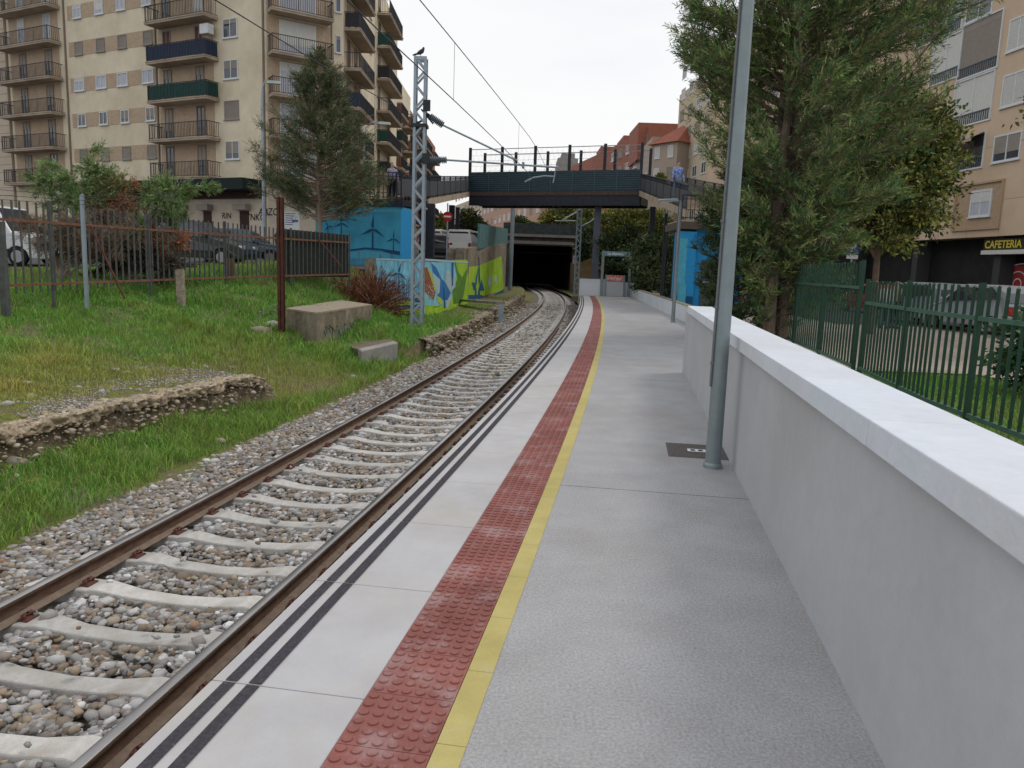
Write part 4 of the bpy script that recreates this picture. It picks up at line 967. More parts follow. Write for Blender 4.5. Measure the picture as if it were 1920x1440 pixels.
# tunnel
M_tun = mat('tunnel_concrete', (.11, .105, .10), rough=1, var=.3, scale=1.5, dirt=.4)
t = empty('railway_tunnel', (3, 90, 0), 0, 'dark rectangular railway tunnel mouth under the road', 'tunnel')
g = MB(); X0, X1, TZ = -3.8, 3.5, 4.35
g.box(X0 - 1.2, X0, 0, 60, -1.2, 6.2); g.box(X1, X1 + 1.5, 0, 60, -1.2, 6.2); g.box(X0, X1, .0, 60, TZ, 6.2); g.box(X0, X1, 60, 61, -1.2, 6.2); g.build('bore', M_tun, t)
g = MB(); g.box(X0 - .5, X1 + .6, -.35, 0, TZ + .15, TZ + .5); g.box(X0 - 5, X1 + 6, -.6, .2, TZ + .95, TZ + 1.25); g.build('lintel', mat('lintel_concrete', (.20, .19, .185), rough=.9, var=.2), t)
g = MB(); g.box(X0 - .8, X1 + 4, -.1, .1, TZ + 1.25, TZ + 2.5)
for i in range(26): g.box(X0 + i * .5 - .1, X0 + i * .5 - .04, -.14, -.1, TZ + 1.25, TZ + 2.5)
g.build('parapet_screen', mat('dark_screen', (.045, .055, .055), rough=.9, var=.4, scale=3), t)
g = MB(); g.box(-6, -2.1, 90.3, 150, -.5, 5.2); g.box(8.1, 40, 90.3, 150, -.5, 5.2); g.box(12, 200, 66, 90.2, -1, -.05)
tag(g.build('terrain', M_soil), kind='structure')
g = MB(); g.box(X1 + 3, X1 + 4.6, 89, 89.8, -1, 4.2); tag(g.build('tunnel_pier', mat('pale_concrete', (.34, .34, .34), rough=.9, var=.2, scale=2)), 'pale concrete pier at the right edge of the tunnel mouth', 'pier')

# ---- left blue stair block with turbine mural
def hexwall(name, label, pts, z0, z1, mats): pass
BL0, BL1 = (A(592, 450, 36.0).x, 36.0), (A(751, 450, 36.0).x, 36.0); BL2 = (A(773, 450, 37.6).x, 37.6)
t = empty('stair_block', (BL0[0], BL0[1], 0), 0, 'blue block with wind turbine mural carrying the left end of the footbridge', 'stair block')
FB = Fac(BL0, BL1); FB2 = Fac(BL1, BL2, BL0); zb_ = A(740, 387, 36).z
g = MB(); g.prism([FB.P(0, -.3), FB.P(FB.len, -.3), FB2.P(FB2.len, -.3), FB2.P(FB2.len, -.3, -4), FB.P(0, -.3, -5)], (0, 0, zb_ + .3), 0)
M_bb = [mat('block_teal_blue', (.05, .30, .46), rough=.7, var=.25, scale=1.1), mat('block_navy', (.008, .07, .16), rough=.7, var=.15), mat('block_blue', (.02, .27, .58), rough=.7, var=.08), mat('block_sea', (.08, .37, .52), rough=.7, var=.15)]
FB2.box(g, 0, FB2.len, -.3, zb_ - .12, 0, .005, 2)
_sv = F1; 
def polyb(pts, d, mi): g.poly([FB.P(*FB.hit(560 + x / 8, 360 + y / 8), d) for x, y in pts], mi)
polyb([(0 + 260, 230), (760, 215), (1520, 225), (1520, 300), (260, 290)], .004, 3)
polyb([(700, 870), (1000, 830), (1240, 850), (1520, 890), (1520, 945), (1380, 930), (1240, 880), (1000, 860), (840, 880), (700, 900)], .006, 1)
polyb([(700, 910), (1000, 880), (1370, 920), (1370, 1000), (700, 1000)], .008, 3)
turbine(FB, 699, 429, 27, 466, ph=-3, w=1.1); turbine(FB, 738, 447, 17, 470, ph=-5); turbine(FB, 640, 418, 18, 450); turbine(FB, 615, 424, 12, 440, ph=25)
g.build('painted_wall', M_bb, t)
g = MB(); a0 = FB.hit(640, 400)[0]; FB.box(g, a0 - 2.2, FB.len + .1, zb_, zb_ + .30, -3.6, .12); FB2.box(g, 0, FB2.len + .6, zb_ + .06, zb_ + .33, -3, .06); g.build('landing_slab', M_dst, t)

def railing(parent, pts, h, m, pn=None, step=.14, w=.022, name='railing', panel_off=0, toprail=.05):
    """pts: floor points; rail with bars between"""
    g = MB(); up = Vector((0, 0, 1))
    for a, b in zip(pts, pts[1:]):
        a, b = Vector(a), Vector(b); L_ = (b - a).length; n = max(1, int(L_ / step))
        g.bar(a + up * h, b + up * h, toprail, toprail * .8); g.bar(a + up * (h - .16), b + up * (h - .16), .03); g.bar(a + up * .1, b + up * .1, .03)
        for i in range(n + 1):
            p = a.lerp(b, i / n); ww = w * (2.2 if i % 9 == 0 else 1); g.box(p.x - ww / 2, p.x + ww / 2, p.y - ww / 2, p.y + ww / 2, p.z, p.z + h)
    r = g.build(name, m, parent)
    if pn:
        g = MB()
        for a, b in zip(pts, pts[1:]):
            a, b = Vector(a), Vector(b); g.bar(a + up * (.14 + (h - .4) / 2), b + up * (.14 + (h - .4) / 2), .03, h - .42)
        g.build('infill_panel', pn, r)
    return r
M_gpan = mat('rail_panel_grey', (.075, .08, .09), rough=.6, var=.15)
# ================================================================== footbridge
BLx, BLy = A(879, 385, 59).x, 59.0; BRx, BRy = A(1198, 385, 54).x, 54.0
t = empty('footbridge', (0, 56, 0), 0, 'dark steel footbridge spanning the track with high mesh sides and stairs at both ends', 'footbridge')
Vl, Vr = Vector((BLx, BLy - 56, 0)), Vector((BRx, BRy - 56, 0)); dv = (Vr - Vl).normalized(); nv = Vector((-dv.y, dv.x, 0))  # nv away
ZD0, ZD1 = A(879, 385, 59).z, A(879, 360, 59).z
def dk(a, o, z): return Vl + dv * a + nv * o + Vector((0, 0, z))
LD = (Vr - Vl).length; WD = 2.6
def dbox(mb, a0, a1, o0, o1, z0, z1): mb.hexa([dk(a0, o0, z0), dk(a1, o0, z0), dk(a1, o1, z0), dk(a0, o1, z0)], [dk(a0, o0, z1), dk(a1, o0, z1), dk(a1, o1, z1), dk(a0, o1, z1)])
g = MB(); dbox(g, 0, LD, 0, .25, ZD0, ZD1 - .1); dbox(g, 0, LD, WD - .25, WD, ZD0, ZD1 - .1); dbox(g, -.1, LD + .1, 0, WD, ZD1 - .1, ZD1 + .02)
for i in range(9): dbox(g, i * LD / 8.05, i * LD / 8.05 + .15, .25, WD - .25, ZD0 + .1, ZD1 - .1)
g.build('deck_beam', M_dst, t)
g = MB(); dbox(g, -.02, LD + .02, -.06, .0, ZD1 - .28, ZD1); g.build('edge_trim', mat('brown_trim', (.075, .05, .045), rough=.8, var=.3), t)
ZP = A(879, 322, 59).z
M_para = mat('parapet_blue_steel', (.022, .045, .058), rough=.5, var=.35, scale=2, stretch=(1, 1, 4)); M_parl = mat('parapet_slat', (.045, .09, .11), rough=.45, var=.2)
for o in (-.03, WD):
    g = MB(); dbox(g, 0, LD, o, o + .03, ZD1 + .02, ZP - .04); p_ = g.build('parapet', M_para, t)
    g = MB()
    for k in range(9): z = ZD1 + .14 + k * (ZP - ZD1 - .15) / 9; dbox(g, 0, LD, o - .03, o, z, z + .035)
    for k in range(9): a = k * LD / 8; dbox(g, max(0, a - .03), min(LD, a + .03), o - .05, o - .03, ZD1 + .02, ZP)
    g.build('slat', M_parl, p_)
ZF = A(880, 277, 59).z
for j, o in enumerate((.0, WD)):
    for i in range(6):
        a = i * LD / 5; g = MB(); dbox(g, a - .09, a + .09, o - .02, o + .14, ZD1, ZF); g.build('fence_post', M_dst, t)
    g = MB(); dbox(g, 0, LD, o + .03, o + .07, ZF - .16, ZF - .11)
    for q in range(3): dbox(g, 0, LD, o + .045, o + .055, ZP + (ZF - ZP) * (q + 1) * .22, ZP + (ZF - ZP) * (q + 1) * .22 + .012)
    for q in range(int(LD / .4)):
        a = q * .4; g.bar(dk(a, o + .05, ZP), dk(min(LD, a + .6), o + .05, ZF - .12), .0045); g.bar(dk(min(LD, a + .6), o + .05, ZP), dk(a, o + .05, ZF - .12), .0045)
    g.build('mesh_side', mat('mesh_wire', (.25, .26, .27), rough=.5), t)
def column(x, y, w_, top, m=M_dst, zb=-.9):
    g = MB(); g.box(x - w_ / 2, x + w_ / 2, y - 56 - w_ / 2, y - 56 + w_ / 2, zb, top); g.build('column', m, t)
column(A(845, 450, 59).x, 59.5, .42, ZD0); column(A(845, 450, 59).x + .3, 61.4, .3, ZD0)
column(A(1120, 450, 55.5).x, 56.2, .46, ZD0, mat('column_grey', (.10, .11, .15), rough=.6)); column(A(1224, 450, 54).x, 54.8, .36, ZD0)
column(A(800, 450, 41).x, 41.2, .75, 4.9); column(A(1246, 450, 44).x, 44, .14, 5.0)
def stair(a, b, wv, label=None):
    """a top, b bottom points (world), wv width vector"""
    o = Vector((0, 56, 0)); a = Vector(a) - o; b = Vector(b) - o; wv = Vector(wv)
    g = MB(); up = Vector((0, 0, 1))
    for s_ in (0, 1):
        p, q = a + wv * s_, b + wv * s_; g.bar(p - up * .16, q - up * .16, .08, .34)
    n = 22
    for i in range(n):
        p = a.lerp(b, i / n); q = a.lerp(b, (i + .9) / n); q.z = p.z
        g.hexa([p - up * .05, p + wv - up * .05, q + wv - up * .05, q - up * .05], [p, p + wv, q + wv, q])
    st = g.build('stair_flight', M_slab, t)
    for s_ in (0, 1): railing(t, [a + wv * s_, b + wv * s_], 1.15, M_dst, M_gpan, step=.28, w=.03, name='stair_railing')
zl = A(805, 384, 41).z + .3
stair((BLx, BLy, ZD1), (A(803, 380, 41).x, 41, zl), (-2.2, .3, 0))
zr = 4.7
stair((BRx, BRy, ZD1), (A(1288, 380, 37).x, 37, zr), (2.3, .2, 0))
# landings with railings (left one wraps above the blue block)
zl2 = zb_ + .32
la = A(692, 370, 36.1).x; lb = A(752, 370, 36.1).x; lc = A(803, 380, 40.8)
o56 = Vector((0, 56, 0))
g = MB(); g.prism([(la - 2.5, -19.9, zl2 - .1), (lb, -19.9, zl2 - .1), (lc.x, 41 - 56, zl2 - .1), (lc.x - 2.4, 41.4 - 56, zl2 - .1), (la - 2.5, -15, zl2 - .1)], (0, 0, .1)); g.build('landing', M_slab, t)
railing(t, [(la - 2.4, 36.1 - 56, zl2), (lb, 36.1 - 56, zl2)], 1.2, M_dst, None, step=.2, w=.03, name='landing_railing')
railing(t, [(lb, 36.1 - 56, zl2), (lc.x, 41 - 56, zl)], 1.2, M_dst, M_gpan, step=.25, w=.03, name='landing_railing')
# ---- right blue stair block
t = empty('stair_block', (A(1272, 500, 34).x, 34, 0), 0, 'plain bright blue block under the right end of the footbridge by the conifer', 'stair block')
xr0, xr1 = A(1272, 500, 34).x, A(1303, 500, 34).x; zt_ = A(1290, 434, 34).z
g = MB(); W_ = xr1 - xr0
g.box(0, W_, 0, 1.2, -.3, zt_, 2); g.box(W_, W_ + 2.2, .25, 3, -.3, zt_ + .1, 2); g.box(-.005, W_ * .45, -.01, 0, .9, zt_ - .3, 3); g.box(.0, W_, -.02, -.01, -.3, .75, 1)
g.box(W_ * .05, W_ * .55, -.03, -.02, .1, 1.3, 3)
g.build('painted_wall', M_bb, t)
g = MB(); g.box(W_ + .35, W_ + 1.45, .19, .25, .2, 2.35); dr = g.build('door', mat('grey_door', (.07, .08, .085), rough=.5), t); g = MB(); g.box(W_ + .15, W_ + 1.9, .12, .18, 1.35, 1.43); g.build('bar', M_galv, dr)
g = MB(); g.box(-.1, W_ + 2.7, -.1, 3.1, zt_ + .1, zt_ + .42); g.build('landing_slab', mat('brown_slab', (.10, .075, .06), rough=.8), t)
g = MB(); g.box(0, W_ + 2.6, 0, 3, zt_ + .42, zt_ + .5); g.build('paving', M_pave, t)
railing(t, [(0, .05, zt_ + .5), (W_ + 2.6, .05, zt_ + .5)], 1.05, M_dst, None, step=.18, name='landing_railing')

# ================================================================== overhead line
MX, MY = -3.36, 26.5
def mast(x, y, z0, z1, w_, label):
    t = empty('catenary_mast', (x, y, z0), 0, label, 'mast', 'lattice masts of the overhead line'); H = z1 - z0; g = MB(); h = w_ / 2
    g = MB()
    for sx in (-1, 1):
        for sy in (-1, 1):
            x0, y0 = sx * h, sy * h; g.box(min(x0, x0 - sx * .09), max(x0, x0 - sx * .09), min(y0, y0 - sy * .012), max(y0, y0 - sy * .012), 0, H); g.box(min(x0, x0 - sx * .012), max(x0, x0 - sx * .012), min(y0 - sy * .012, y0 - sy * .075), max(y0 - sy * .012, y0 - sy * .075), 0, H)
    n = int(H / .42); g.box(-h, h, -h - .005, -h + .012, H - .1, H); g.box(-h, h, h - .012, h + .005, H - .1, H)
    for i in range(n):
        a, b = i * H / n, (i + 1) * H / n; s_ = 1 if i % 2 else -1
        for sy in (-1, 1): g.bar((-h * s_ + .03 * s_, sy * (h - .02), a), (h * s_ - .03 * s_, sy * (h - .02), b), .014, .07)
        for sx in (-1, 1): g.bar((sx * (h - .02), -h * s_ + .03 * s_, a), (sx * (h - .02), h * s_ - .03 * s_, b), .012, .045)
    g.build('lattice', M_galv, t)
    g = MB(); g.box(-h - .12, h + .12, -h - .12, h + .12, -.4, .03); g.build('footing', M_oldc, t)
    return t
t = mast(MX, MY, -.35, 8.47, .42, 'grey steel lattice mast standing on the grass bank before the mural, pigeon on top')
M_ins = mat('insulator_grey', (.14, .18, .21), rough=.4, var=.15)
def insul(par, a, b, r=.07, n=9, org=None):
    a, b = Vector(a), Vector(b); g = MB(); pts, rs = [], []
    for i in range(n):
        for (k, rr) in ((0, .55), (.3, 1), (.6, 1), (.9, .55)): pts.append(a.lerp(b, (i + k) / n)); rs.append(r * rr)
    g.tube(pts, rs, 10); return g.build('insulator', M_ins, par)
def L_(x, y, Y=MY): return A(x, y, Y) - Vector((MX, MY, -.35))
U0, U1, U2 = L_(806, 218), L_(831, 235), L_(969, 301); D0, D1, D2 = L_(806, 300), L_(838, 300), L_(1047, 314)
g = MB(); g.bar(L_(800, 214), U0, .10); g.box(.12, .36, -.28, -.22, L_(0 + 800, 205).z - .1, L_(800, 205).z + .25); g.bar(L_(792, 226) , L_(768, 238), .06)
g.box(-.26, .26, -.26, .26, L_(800, 237).z - .05, L_(800, 237).z + .05); g.bar(L_(790, 205), L_(812, 232), .10, .05)
M_brk = mat('bracket_dark', (.03, .035, .04), rough=.6); g.build('bracket', M_brk, t)
g = MB(); g.bar(L_(796, 285), L_(812, 312), .10, .05); g.bar(L_(786, 303), L_(806, 300), .09); g.box(.12, .36, -.28, -.22, L_(800, 300).z - .15, L_(800, 300).z + .18); g.build('bracket', M_brk, t)
insul(t, U0, U1, .12); insul(t, D0, D1, .12)
g = MB(); g.tube([U1, U2], .032, 8); g.tube([D1, D2], .032, 8); g.tube([L_(962, 296), L_(967, 311)], .03, 6); g.tube([L_(981, 304), L_(981, 316)], .05, 6)
g.tube([L_(1042, 314), L_(1040, 330), L_(1037, 343)], .02, 6)
g.tube([L_(1040, 331), L_(1020, 330), L_(1000, 333), L_(984, 341)], .028, 6); g.build('cantilever', M_galv, t)
# pigeon
g = MB()
pc = Vector((MX + .0, MY - .15, 8.47)); 
tt_ = empty('pigeon', pc, 0, 'dark pigeon perched on top of the nearest lattice mast', 'bird')
g.tube([(-.16, 0, .06), (-.10, 0, .085), (-.03, 0, .12), (.05, 0, .17), (.085, 0, .23), (.095, 0, .27), (.10, 0, .30)], [.012, .04, .068, .07, .045, .036, .014], 10)
g.tube([(.10, 0, .275), (.14, 0, .262)], [.012, .003], 6); g.tube([(-.26, 0, .03), (-.14, 0, .07)], [.02, .035], 6); g.tube([(0, .025, .08), (.01, .025, 0)], .008, 5); g.tube([(0, -.025, .08), (.01, -.025, 0)], .008, 5)
g.build('body', mat('pigeon_plumage', (.05, .05, .065), rough=.7, var=.3), tt_, smooth=True)
# wires
M_wire = mat('wire_dark', (.03, .03, .032), rough=.5)
def wire(name, pts, r, label, cat='overhead wire', group=None, par=None):
    g = MB(); g.tube(pts, r, 6); o = g.build(name, M_wire, par)
    if par is None: tag(o, label, cat, group)
    return o
def tc3(y, z, dx=0): c = off(y, RO - GA / 2 + dx, z); return c
ycs = [-6, -3, 0, 2, 4, 6, 8, 10, 12, 14, 16, 18, 20, 22, 24, 26.5, 29, 32, 35, 38, 41, 44, 47, 50, 54, 58, 62, 75, 89]
def sag(y, z0, z1, a, b): m = (y - a) / (b - a); return z0 + (z1 - z0) * m
ct = wire('contact_wire', [tc3(y, 4.62 if y < 60 else 4.62 - (y - 60) * .012, .1 + .25 * min(1, max(0, (y - 10) / 14))) for y in ycs], .0085, 'lower contact wire hanging over the middle of the track')
def mz(y):
    if y < 26.5: u_ = (y + 24) / 50.5
    else: u_ = (y - 26.5) / 35.5 if y < 62 else 0
    return 5.72 - .55 * 4 * u_ * (1 - u_) * (.35)
ms = wire('messenger_wire', [tc3(y, mz(y) if y < 63 else 5.7 - (y - 62) * .05, .1 + .25 * min(1, max(0, (y - 10) / 14))) for y in ycs], .0085, 'upper messenger wire above the contact wire')
for i, y in enumerate((6.5, 13.8, 21.6, 30, 36.5, 43, 50)):
    dxx = .1 + .25 * min(1, max(0, (y - 10) / 14)); a, b = tc3(y, mz(y), dxx), tc3(y, 4.62, dxx); wire('dropper', [a, b], .004, 'thin vertical dropper wire tying the messenger wire to the contact wire', 'overhead wire', 'droppers between the overhead wires')
fe = A(779, 221, MY)
wire('feeder_wire', [Vector((-7.9, -4, 6.75)), Vector((-6.9, 6, 6.6)), A(404, 0, 14.2), A(600, 120, 20), fe], .012, 'thick feeder wire running from the near mast out over the top left')
t2 = mast(A(1084, 460, 62).x, 62, -.4, 7.2, .42, 'far lattice mast on the right beside the tunnel, seen beneath the footbridge')
o2 = Vector((A(1084, 460, 62).x, 62, -.4)); g = MB(); g.tube([A(1082, 398, 62) - o2, A(1050, 415, 62) - o2], .04, 6); g.tube([A(1080, 414, 62) - o2, A(1040, 414, 62) - o2], .04, 6); g.tube([A(1050, 415, 62) - o2, A(1100, 385, 62) - o2], .04, 6); g.tube([A(1090, 424, 62) - o2, A(1108, 415, 62) - o2, A(1118, 405, 62) - o2], .04, 6); g.build('cantilever', M_wtext, t2)
g = MB(); p = A(956, 540, 74); q = A(960, 385, 74); g.tube([(p.x, 74, -.6), (p.x + .05, 74, q.z)], .2, 8); tag(g.build('steel_post', M_galv), 'tall plain grey steel post at the left side of the tunnel mouth', 'post')
# ================================================================== right side ground
g = MB(); g.poly([(x, y, -.05) for x, y in [(wallx(y) + .3, y) for y in (-6, 0, 6, 13.2)] + [(5.3, 13.9), (5.9, 20)]] + [(14, 20.0, -.05), (14, -6, -.05)]); tag(g.build('lawn', M_terr), kind='structure')
g = MB(); g.poly([(5.9, 14.8, 0), (wallx(30) + .3, 30, 0), (wallx(50) + .3, 50, 0), (9.5, 66, 0), (21.5, 66, 0), (22.5, 33, 0), (23, -6, 0), (12.2, -6, 0), (10.2, 9, 0), (9.0, 14.8, 0)]); tag(g.build('promenade', M_pave), kind='structure')
g = MB(); g.poly([(12.6, 30, .03), (26.5, 30, .03), (24, 90, .03), (14.5, 90, .03)]); tag(g.build('side_road', M_asph), kind='structure')
# lawn blades
def flat_grass(n, fn, h, w_, yel=.15, z=-.05):
    P = fn(n); m = len(P); return blades(np.column_stack([P, np.full(m, z)]), h * rng.uniform(.5, 1.4, m), w_ * rng.uniform(.7, 1.3, m), grass_color(m, np.clip(yel + .25 * hnoise(P[:, 0], P[:, 1], 1.5, 31), 0, 1)), .8)
def reg(n):
    x = rng.uniform(3, 12, n); y = rng.uniform(5, 15.2, n); k = (x > 3.9 + (y - 6) * .2 + .5) & (x < 12.4 - (y - 2) * .27); return np.stack([x[k], y[k]], 1)
V, F, C = flat_grass(90000, reg, .07, .010)
ob = npmesh('lawn_grass', V, F, M_grass, col=C); tag(ob, 'short lawn grass behind the green railing fence', 'grass', kind='stuff')
g = MB()
def rl(y): return float(np.interp(y, [4.5, 8, 10.2, 13.7, 14.2, 22.4], [5.10, 5.42, 5.60, 6.25, 6.36, 7.62]))
# ---- green railing fence on the right, two sections
def fence(name, pts, zb, zt, zr, step, bw, mp, mr, label, nposts, bent=None, rails=None, lean=0, bd=.04):
    o = Vector((pts[0][0], pts[0][1], 0)); t = empty(name, o, 0, label, 'fence')
    P = [Vector((x, y, 0)) - o for x, y in pts]; cum = [0]
    for a, b in zip(P, P[1:]): cum.append(cum[-1] + (b - a).length)
    def at(s_):
        for i in range(len(P) - 1):
            if s_ <= cum[i + 1] + 1e-6: d = (P[i + 1] - P[i]).normalized(); return P[i] + d * (s_ - cum[i]), d
        d = (P[-1] - P[-2]).normalized(); return P[-1], d
    Z = lambda v, s_: (v[0] + (v[1] - v[0]) * s_ / cum[-1]) if isinstance(v, (tuple, list)) else v
    g = MB(); n = int(cum[-1] / step); rr = random.Random(4)
    for i in range(n + 1):
        s_ = i * cum[-1] / n; p, d = at(s_); q = Vector((d.y, -d.x, 0)); z0, z1 = Z(zb, s_), Z(zt, s_)
        j = d * rr.uniform(-.012, .012); 
        if bent and i in bent: j = d * .22; 
        a = [p - d * bw / 2 - q * bd / 2, p + d * bw / 2 - q * bd / 2, p + d * bw / 2 + q * bd / 2, p - d * bw / 2 + q * bd / 2]
        g.hexa([v + Vector((0, 0, z0)) for v in a], [v + j + Vector((0, 0, z1 + rr.uniform(-.02, .02))) for v in a])
    g.build('picket_panel', mp, t)
    for zz in zr:
        g = MB()
        for i in range(len(P) - 1): g.bar(P[i] + Vector((0, 0, Z(zz, cum[i]))), P[i + 1] + Vector((0, 0, Z(zz, cum[i + 1]))), .05, .055)
        g.build('rail', mr, t)
    for k in range(nposts):
        p, d = at(cum[-1] * k / max(1, nposts - 1)); g = MB(); s_ = cum[-1] * k / max(1, nposts - 1); g.box(p.x - .03, p.x + .03, p.y - .03, p.y + .03, Z(zb, s_) - .5, Z(zt, s_) + .04); g.build('post', mp, t)
    return t
fence('railing_fence', [(rl(y), y) for y in (4.5, 6.5, 8, 10.2, 12, 13.7)], .14, 1.72, [.17, 1.34], .185, .03, M_green, M_grail, 'dark green flat-bar railing fence behind the near white parapet', 5, bent=[14], bd=.03)
fence('railing_fence', [(rl(y), y) for y in (14.2, 17, 20, 22.4)], .10, 2.06, [.14, 1.60], .21, .03, M_green, M_grail, 'taller dark green fence section further back beside the big conifer', 4, bd=.03)
# ---- vegetation builders
def tri_leaves(name, P, D, Ln, W, C, parent, m=None):
    n = len(P); D = D / (np.linalg.norm(D, axis=1)[:, None] + 1e-9); r_ = rng.normal(size=(n, 3)); sd = np.cross(D, r_); sd /= (np.linalg.norm(sd, axis=1)[:, None] + 1e-9)
    V = np.stack([P, P + D * Ln[:, None] * .45 + sd * W[:, None] * .5, P + D * Ln[:, None], P + D * Ln[:, None] * .45 - sd * W[:, None] * .5], 1).reshape(-1, 3)
    i = np.arange(n) * 4; F = np.stack([i, i + 1, i + 2, i + 3], 1)
    return npmesh(name, V, F, m or M_leaf, parent, col=np.repeat(C, 4, 0))
def conifer(loc, H, prof, nb, ns, label, pal, seed, ll=.16, lw=.035, trunk=.16, elev=(.25, .8), start=.3, trunks=1, nl=12, tmat=None, cat='tree', droop=0, off_c=(0, 0)):
    rs = np.random.default_rng(seed); t = empty('conifer_tree', loc, 0, label, cat)
    g = MB(); rnd = random.Random(seed)
    for q in range(trunks):
        a = q * 2.1; r0 = .0 if trunks == 1 else .28; pts = [(r0 * math.cos(a) * (1 - k * .5) + .05 * math.sin(k * 9 + q) * (k > 0), r0 * math.sin(a) * (1 - k * .5), -.3 + (H * .96 + .3) * k) for k in (0, .15, .3, .5, .7, .85, 1)]
        g.tube(pts, [trunk, trunk * .85, trunk * .7, trunk * .5, trunk * .33, trunk * .2, .012], 8)
    zs = [p[0] for p in prof]; rv = [p[1] for p in prof]; sp, sdir, sl = [], [], []
    for b in range(nb):
        z0 = start + (H - start) * rs.uniform(0, 1) ** .9; Lb = np.interp(z0, zs, rv) * rs.uniform(.6, 1.12); a = rs.uniform(0, 6.283); el = rs.uniform(*elev)
        d0 = np.array([math.cos(a), math.sin(a), math.tan(el) * .55]); pts = []
        for k in range(6):
            f = k / 5; pts.append(np.array([off_c[0] * f, off_c[1] * f, z0 - .25 * Lb * .5]) + d0 * Lb * f + np.array([0, 0, 1]) * Lb * (.22 * f * f - droop * f * f) + rs.normal(0, .03, 3) * Lb * f)
        g.tube([tuple(p) for p in pts], [.03 * (1 - k / 6) * (Lb / 2) + .005 for k in range(6)], 4, cap=False)
        m = max(3, int(ns * Lb / max(rv)))
        tt = .18 + .85 * rs.uniform(0, 1, m) ** .75; pa = np.array(pts); idx = np.clip(tt * 5, 0, 4.999); i0 = idx.astype(int); fr = (idx - i0)[:, None]
        base = pa[i0] * (1 - fr) + pa[np.minimum(i0 + 1, 5)] * fr; dr = (pa[np.minimum(i0 + 1, 5)] - pa[i0]); dr /= np.linalg.norm(dr, axis=1)[:, None] + 1e-9
        dd = dr + rs.normal(0, .55, (m, 3)) + np.array([0, 0, .15]); dd /= np.linalg.norm(dd, axis=1)[:, None]
        sp.append(base + rs.normal(0, .05, (m, 3)) * Lb * .5); sdir.append(dd); sl.append(rs.uniform(.25, .6, m) * min(1, .4 + Lb / 3) * (ll / .16))
    g.build('trunk', tmat or M_bark, t, smooth=False)
    S = np.concatenate(sp); D = np.concatenate(sdir); SL = np.concatenate(sl); n = len(S)
    per = np.cross(D, rs.normal(size=(n, 3))); per /= np.linalg.norm(per, axis=1)[:, None]
    tau = (np.arange(nl) + .5) / nl; sgn = np.where(np.arange(nl) % 2, 1, -1)
    P = S[:, None] + D[:, None] * (tau[None, :, None] * SL[:, None, None]); LD_ = D[:, None] * .9 + per[:, None] * (sgn[None, :, None] * .65) + rs.normal(0, .15, (n, nl, 3))
    spray_t = rs.uniform(.6, 1.35, (n, 1, 1)); pal = np.array(pal); pc = pal[rs.integers(0, len(pal), n)][:, None, :] * spray_t * rs.uniform(.8, 1.2, (n, nl, 1))
    tri_leaves('crown', P.reshape(-1, 3), LD_.reshape(-1, 3), ll * rs.uniform(.6, 1.3, n * nl), lw * rs.uniform(.7, 1.3, n * nl), pc.reshape(-1, 3), t)
    return t
def blob_tree(name, loc, blobs, n, label, pal, seed, leaf=.10, trunk_h=None, cat='tree', trunk=.14, group=None, up=.2):
    """blobs: (x,y,z,r,weight,palette index or None) relative to loc"""
    rs = np.random.default_rng(seed); t = empty(name, loc, 0, label, cat, group); Ps, Ds, Cs = [], [], []
    tot = sum(b[3] ** 2 for b in blobs); pal = np.array(pal)
    for b in blobs:
        m = int(n * b[3] ** 2 / tot); nc = max(6, int(m / 45)); v = rs.normal(size=(nc, 3)); v /= np.linalg.norm(v, axis=1)[:, None]
        cc = np.array(b[:3]) + v * (b[3] * rs.uniform(.45, 1.05, (nc, 1))); k = rs.integers(0, nc, m); sc_ = b[3] * .20
        p = cc[k] + rs.normal(0, 1, (m, 3)) * sc_ * np.array([1, 1, .6]); Ps.append(p); Ds.append((p - np.array(b[:3])) + rs.normal(0, b[3] * .7, (m, 3)) + np.array([0, 0, up]))
        ct = rs.uniform(.6, 1.4, (nc, 1)); q = pal[rs.integers(0, len(pal), nc)] if len(b) < 6 else np.array(b[5])[None].repeat(nc, 0); Cs.append((q * ct)[k] * rs.uniform(.75, 1.25, (m, 1)))
    g = MB(); zc = min(b[2] for b in blobs); th = trunk_h if trunk_h is not None else zc
    if th > 0:
        g.tube([(0, 0, -.4), (.03, 0, th * .5), (0, .02, th)], [trunk, trunk * .8, trunk * .65], 8)
        for b in blobs: g.tube([(0, 0, th * .8), (b[0] * .5, b[1] * .5, (th + b[2]) / 2), (b[0], b[1], b[2])], [trunk * .5, trunk * .3, .01], 5, cap=False)
        g.build('trunk', M_bark, t)
    P = np.concatenate(Ps); m = len(P); tri_leaves('crown' if th > 0 else 'foliage', P, np.concatenate(Ds), leaf * rs.uniform(.6, 1.4, m), leaf * .55 * rs.uniform(.7, 1.2, m), np.concatenate(Cs), t)
    return t
OL = [(.22, .31, .10), (.16, .25, .08), (.09, .16, .06), (.26, .28, .12), (.11, .22, .10), (.18, .16, .10), (.28, .34, .13)]
conifer((6.85, 20.4, 0), 13.6, [(0, 1.1), (1.9, 1.3), (3.1, 2.3), (4.6, 3.2), (7, 3.5), (9, 3.0), (12, 1.3), (13.2, .2)], 430, 88, 'big feathery olive conifer behind the green fence, its crown leaving the photo top', OL, 11, ll=.13, lw=.021, trunk=.17, elev=(.2, .9), start=.35, trunks=3, nl=16, droop=.10, off_c=(.45, 0))
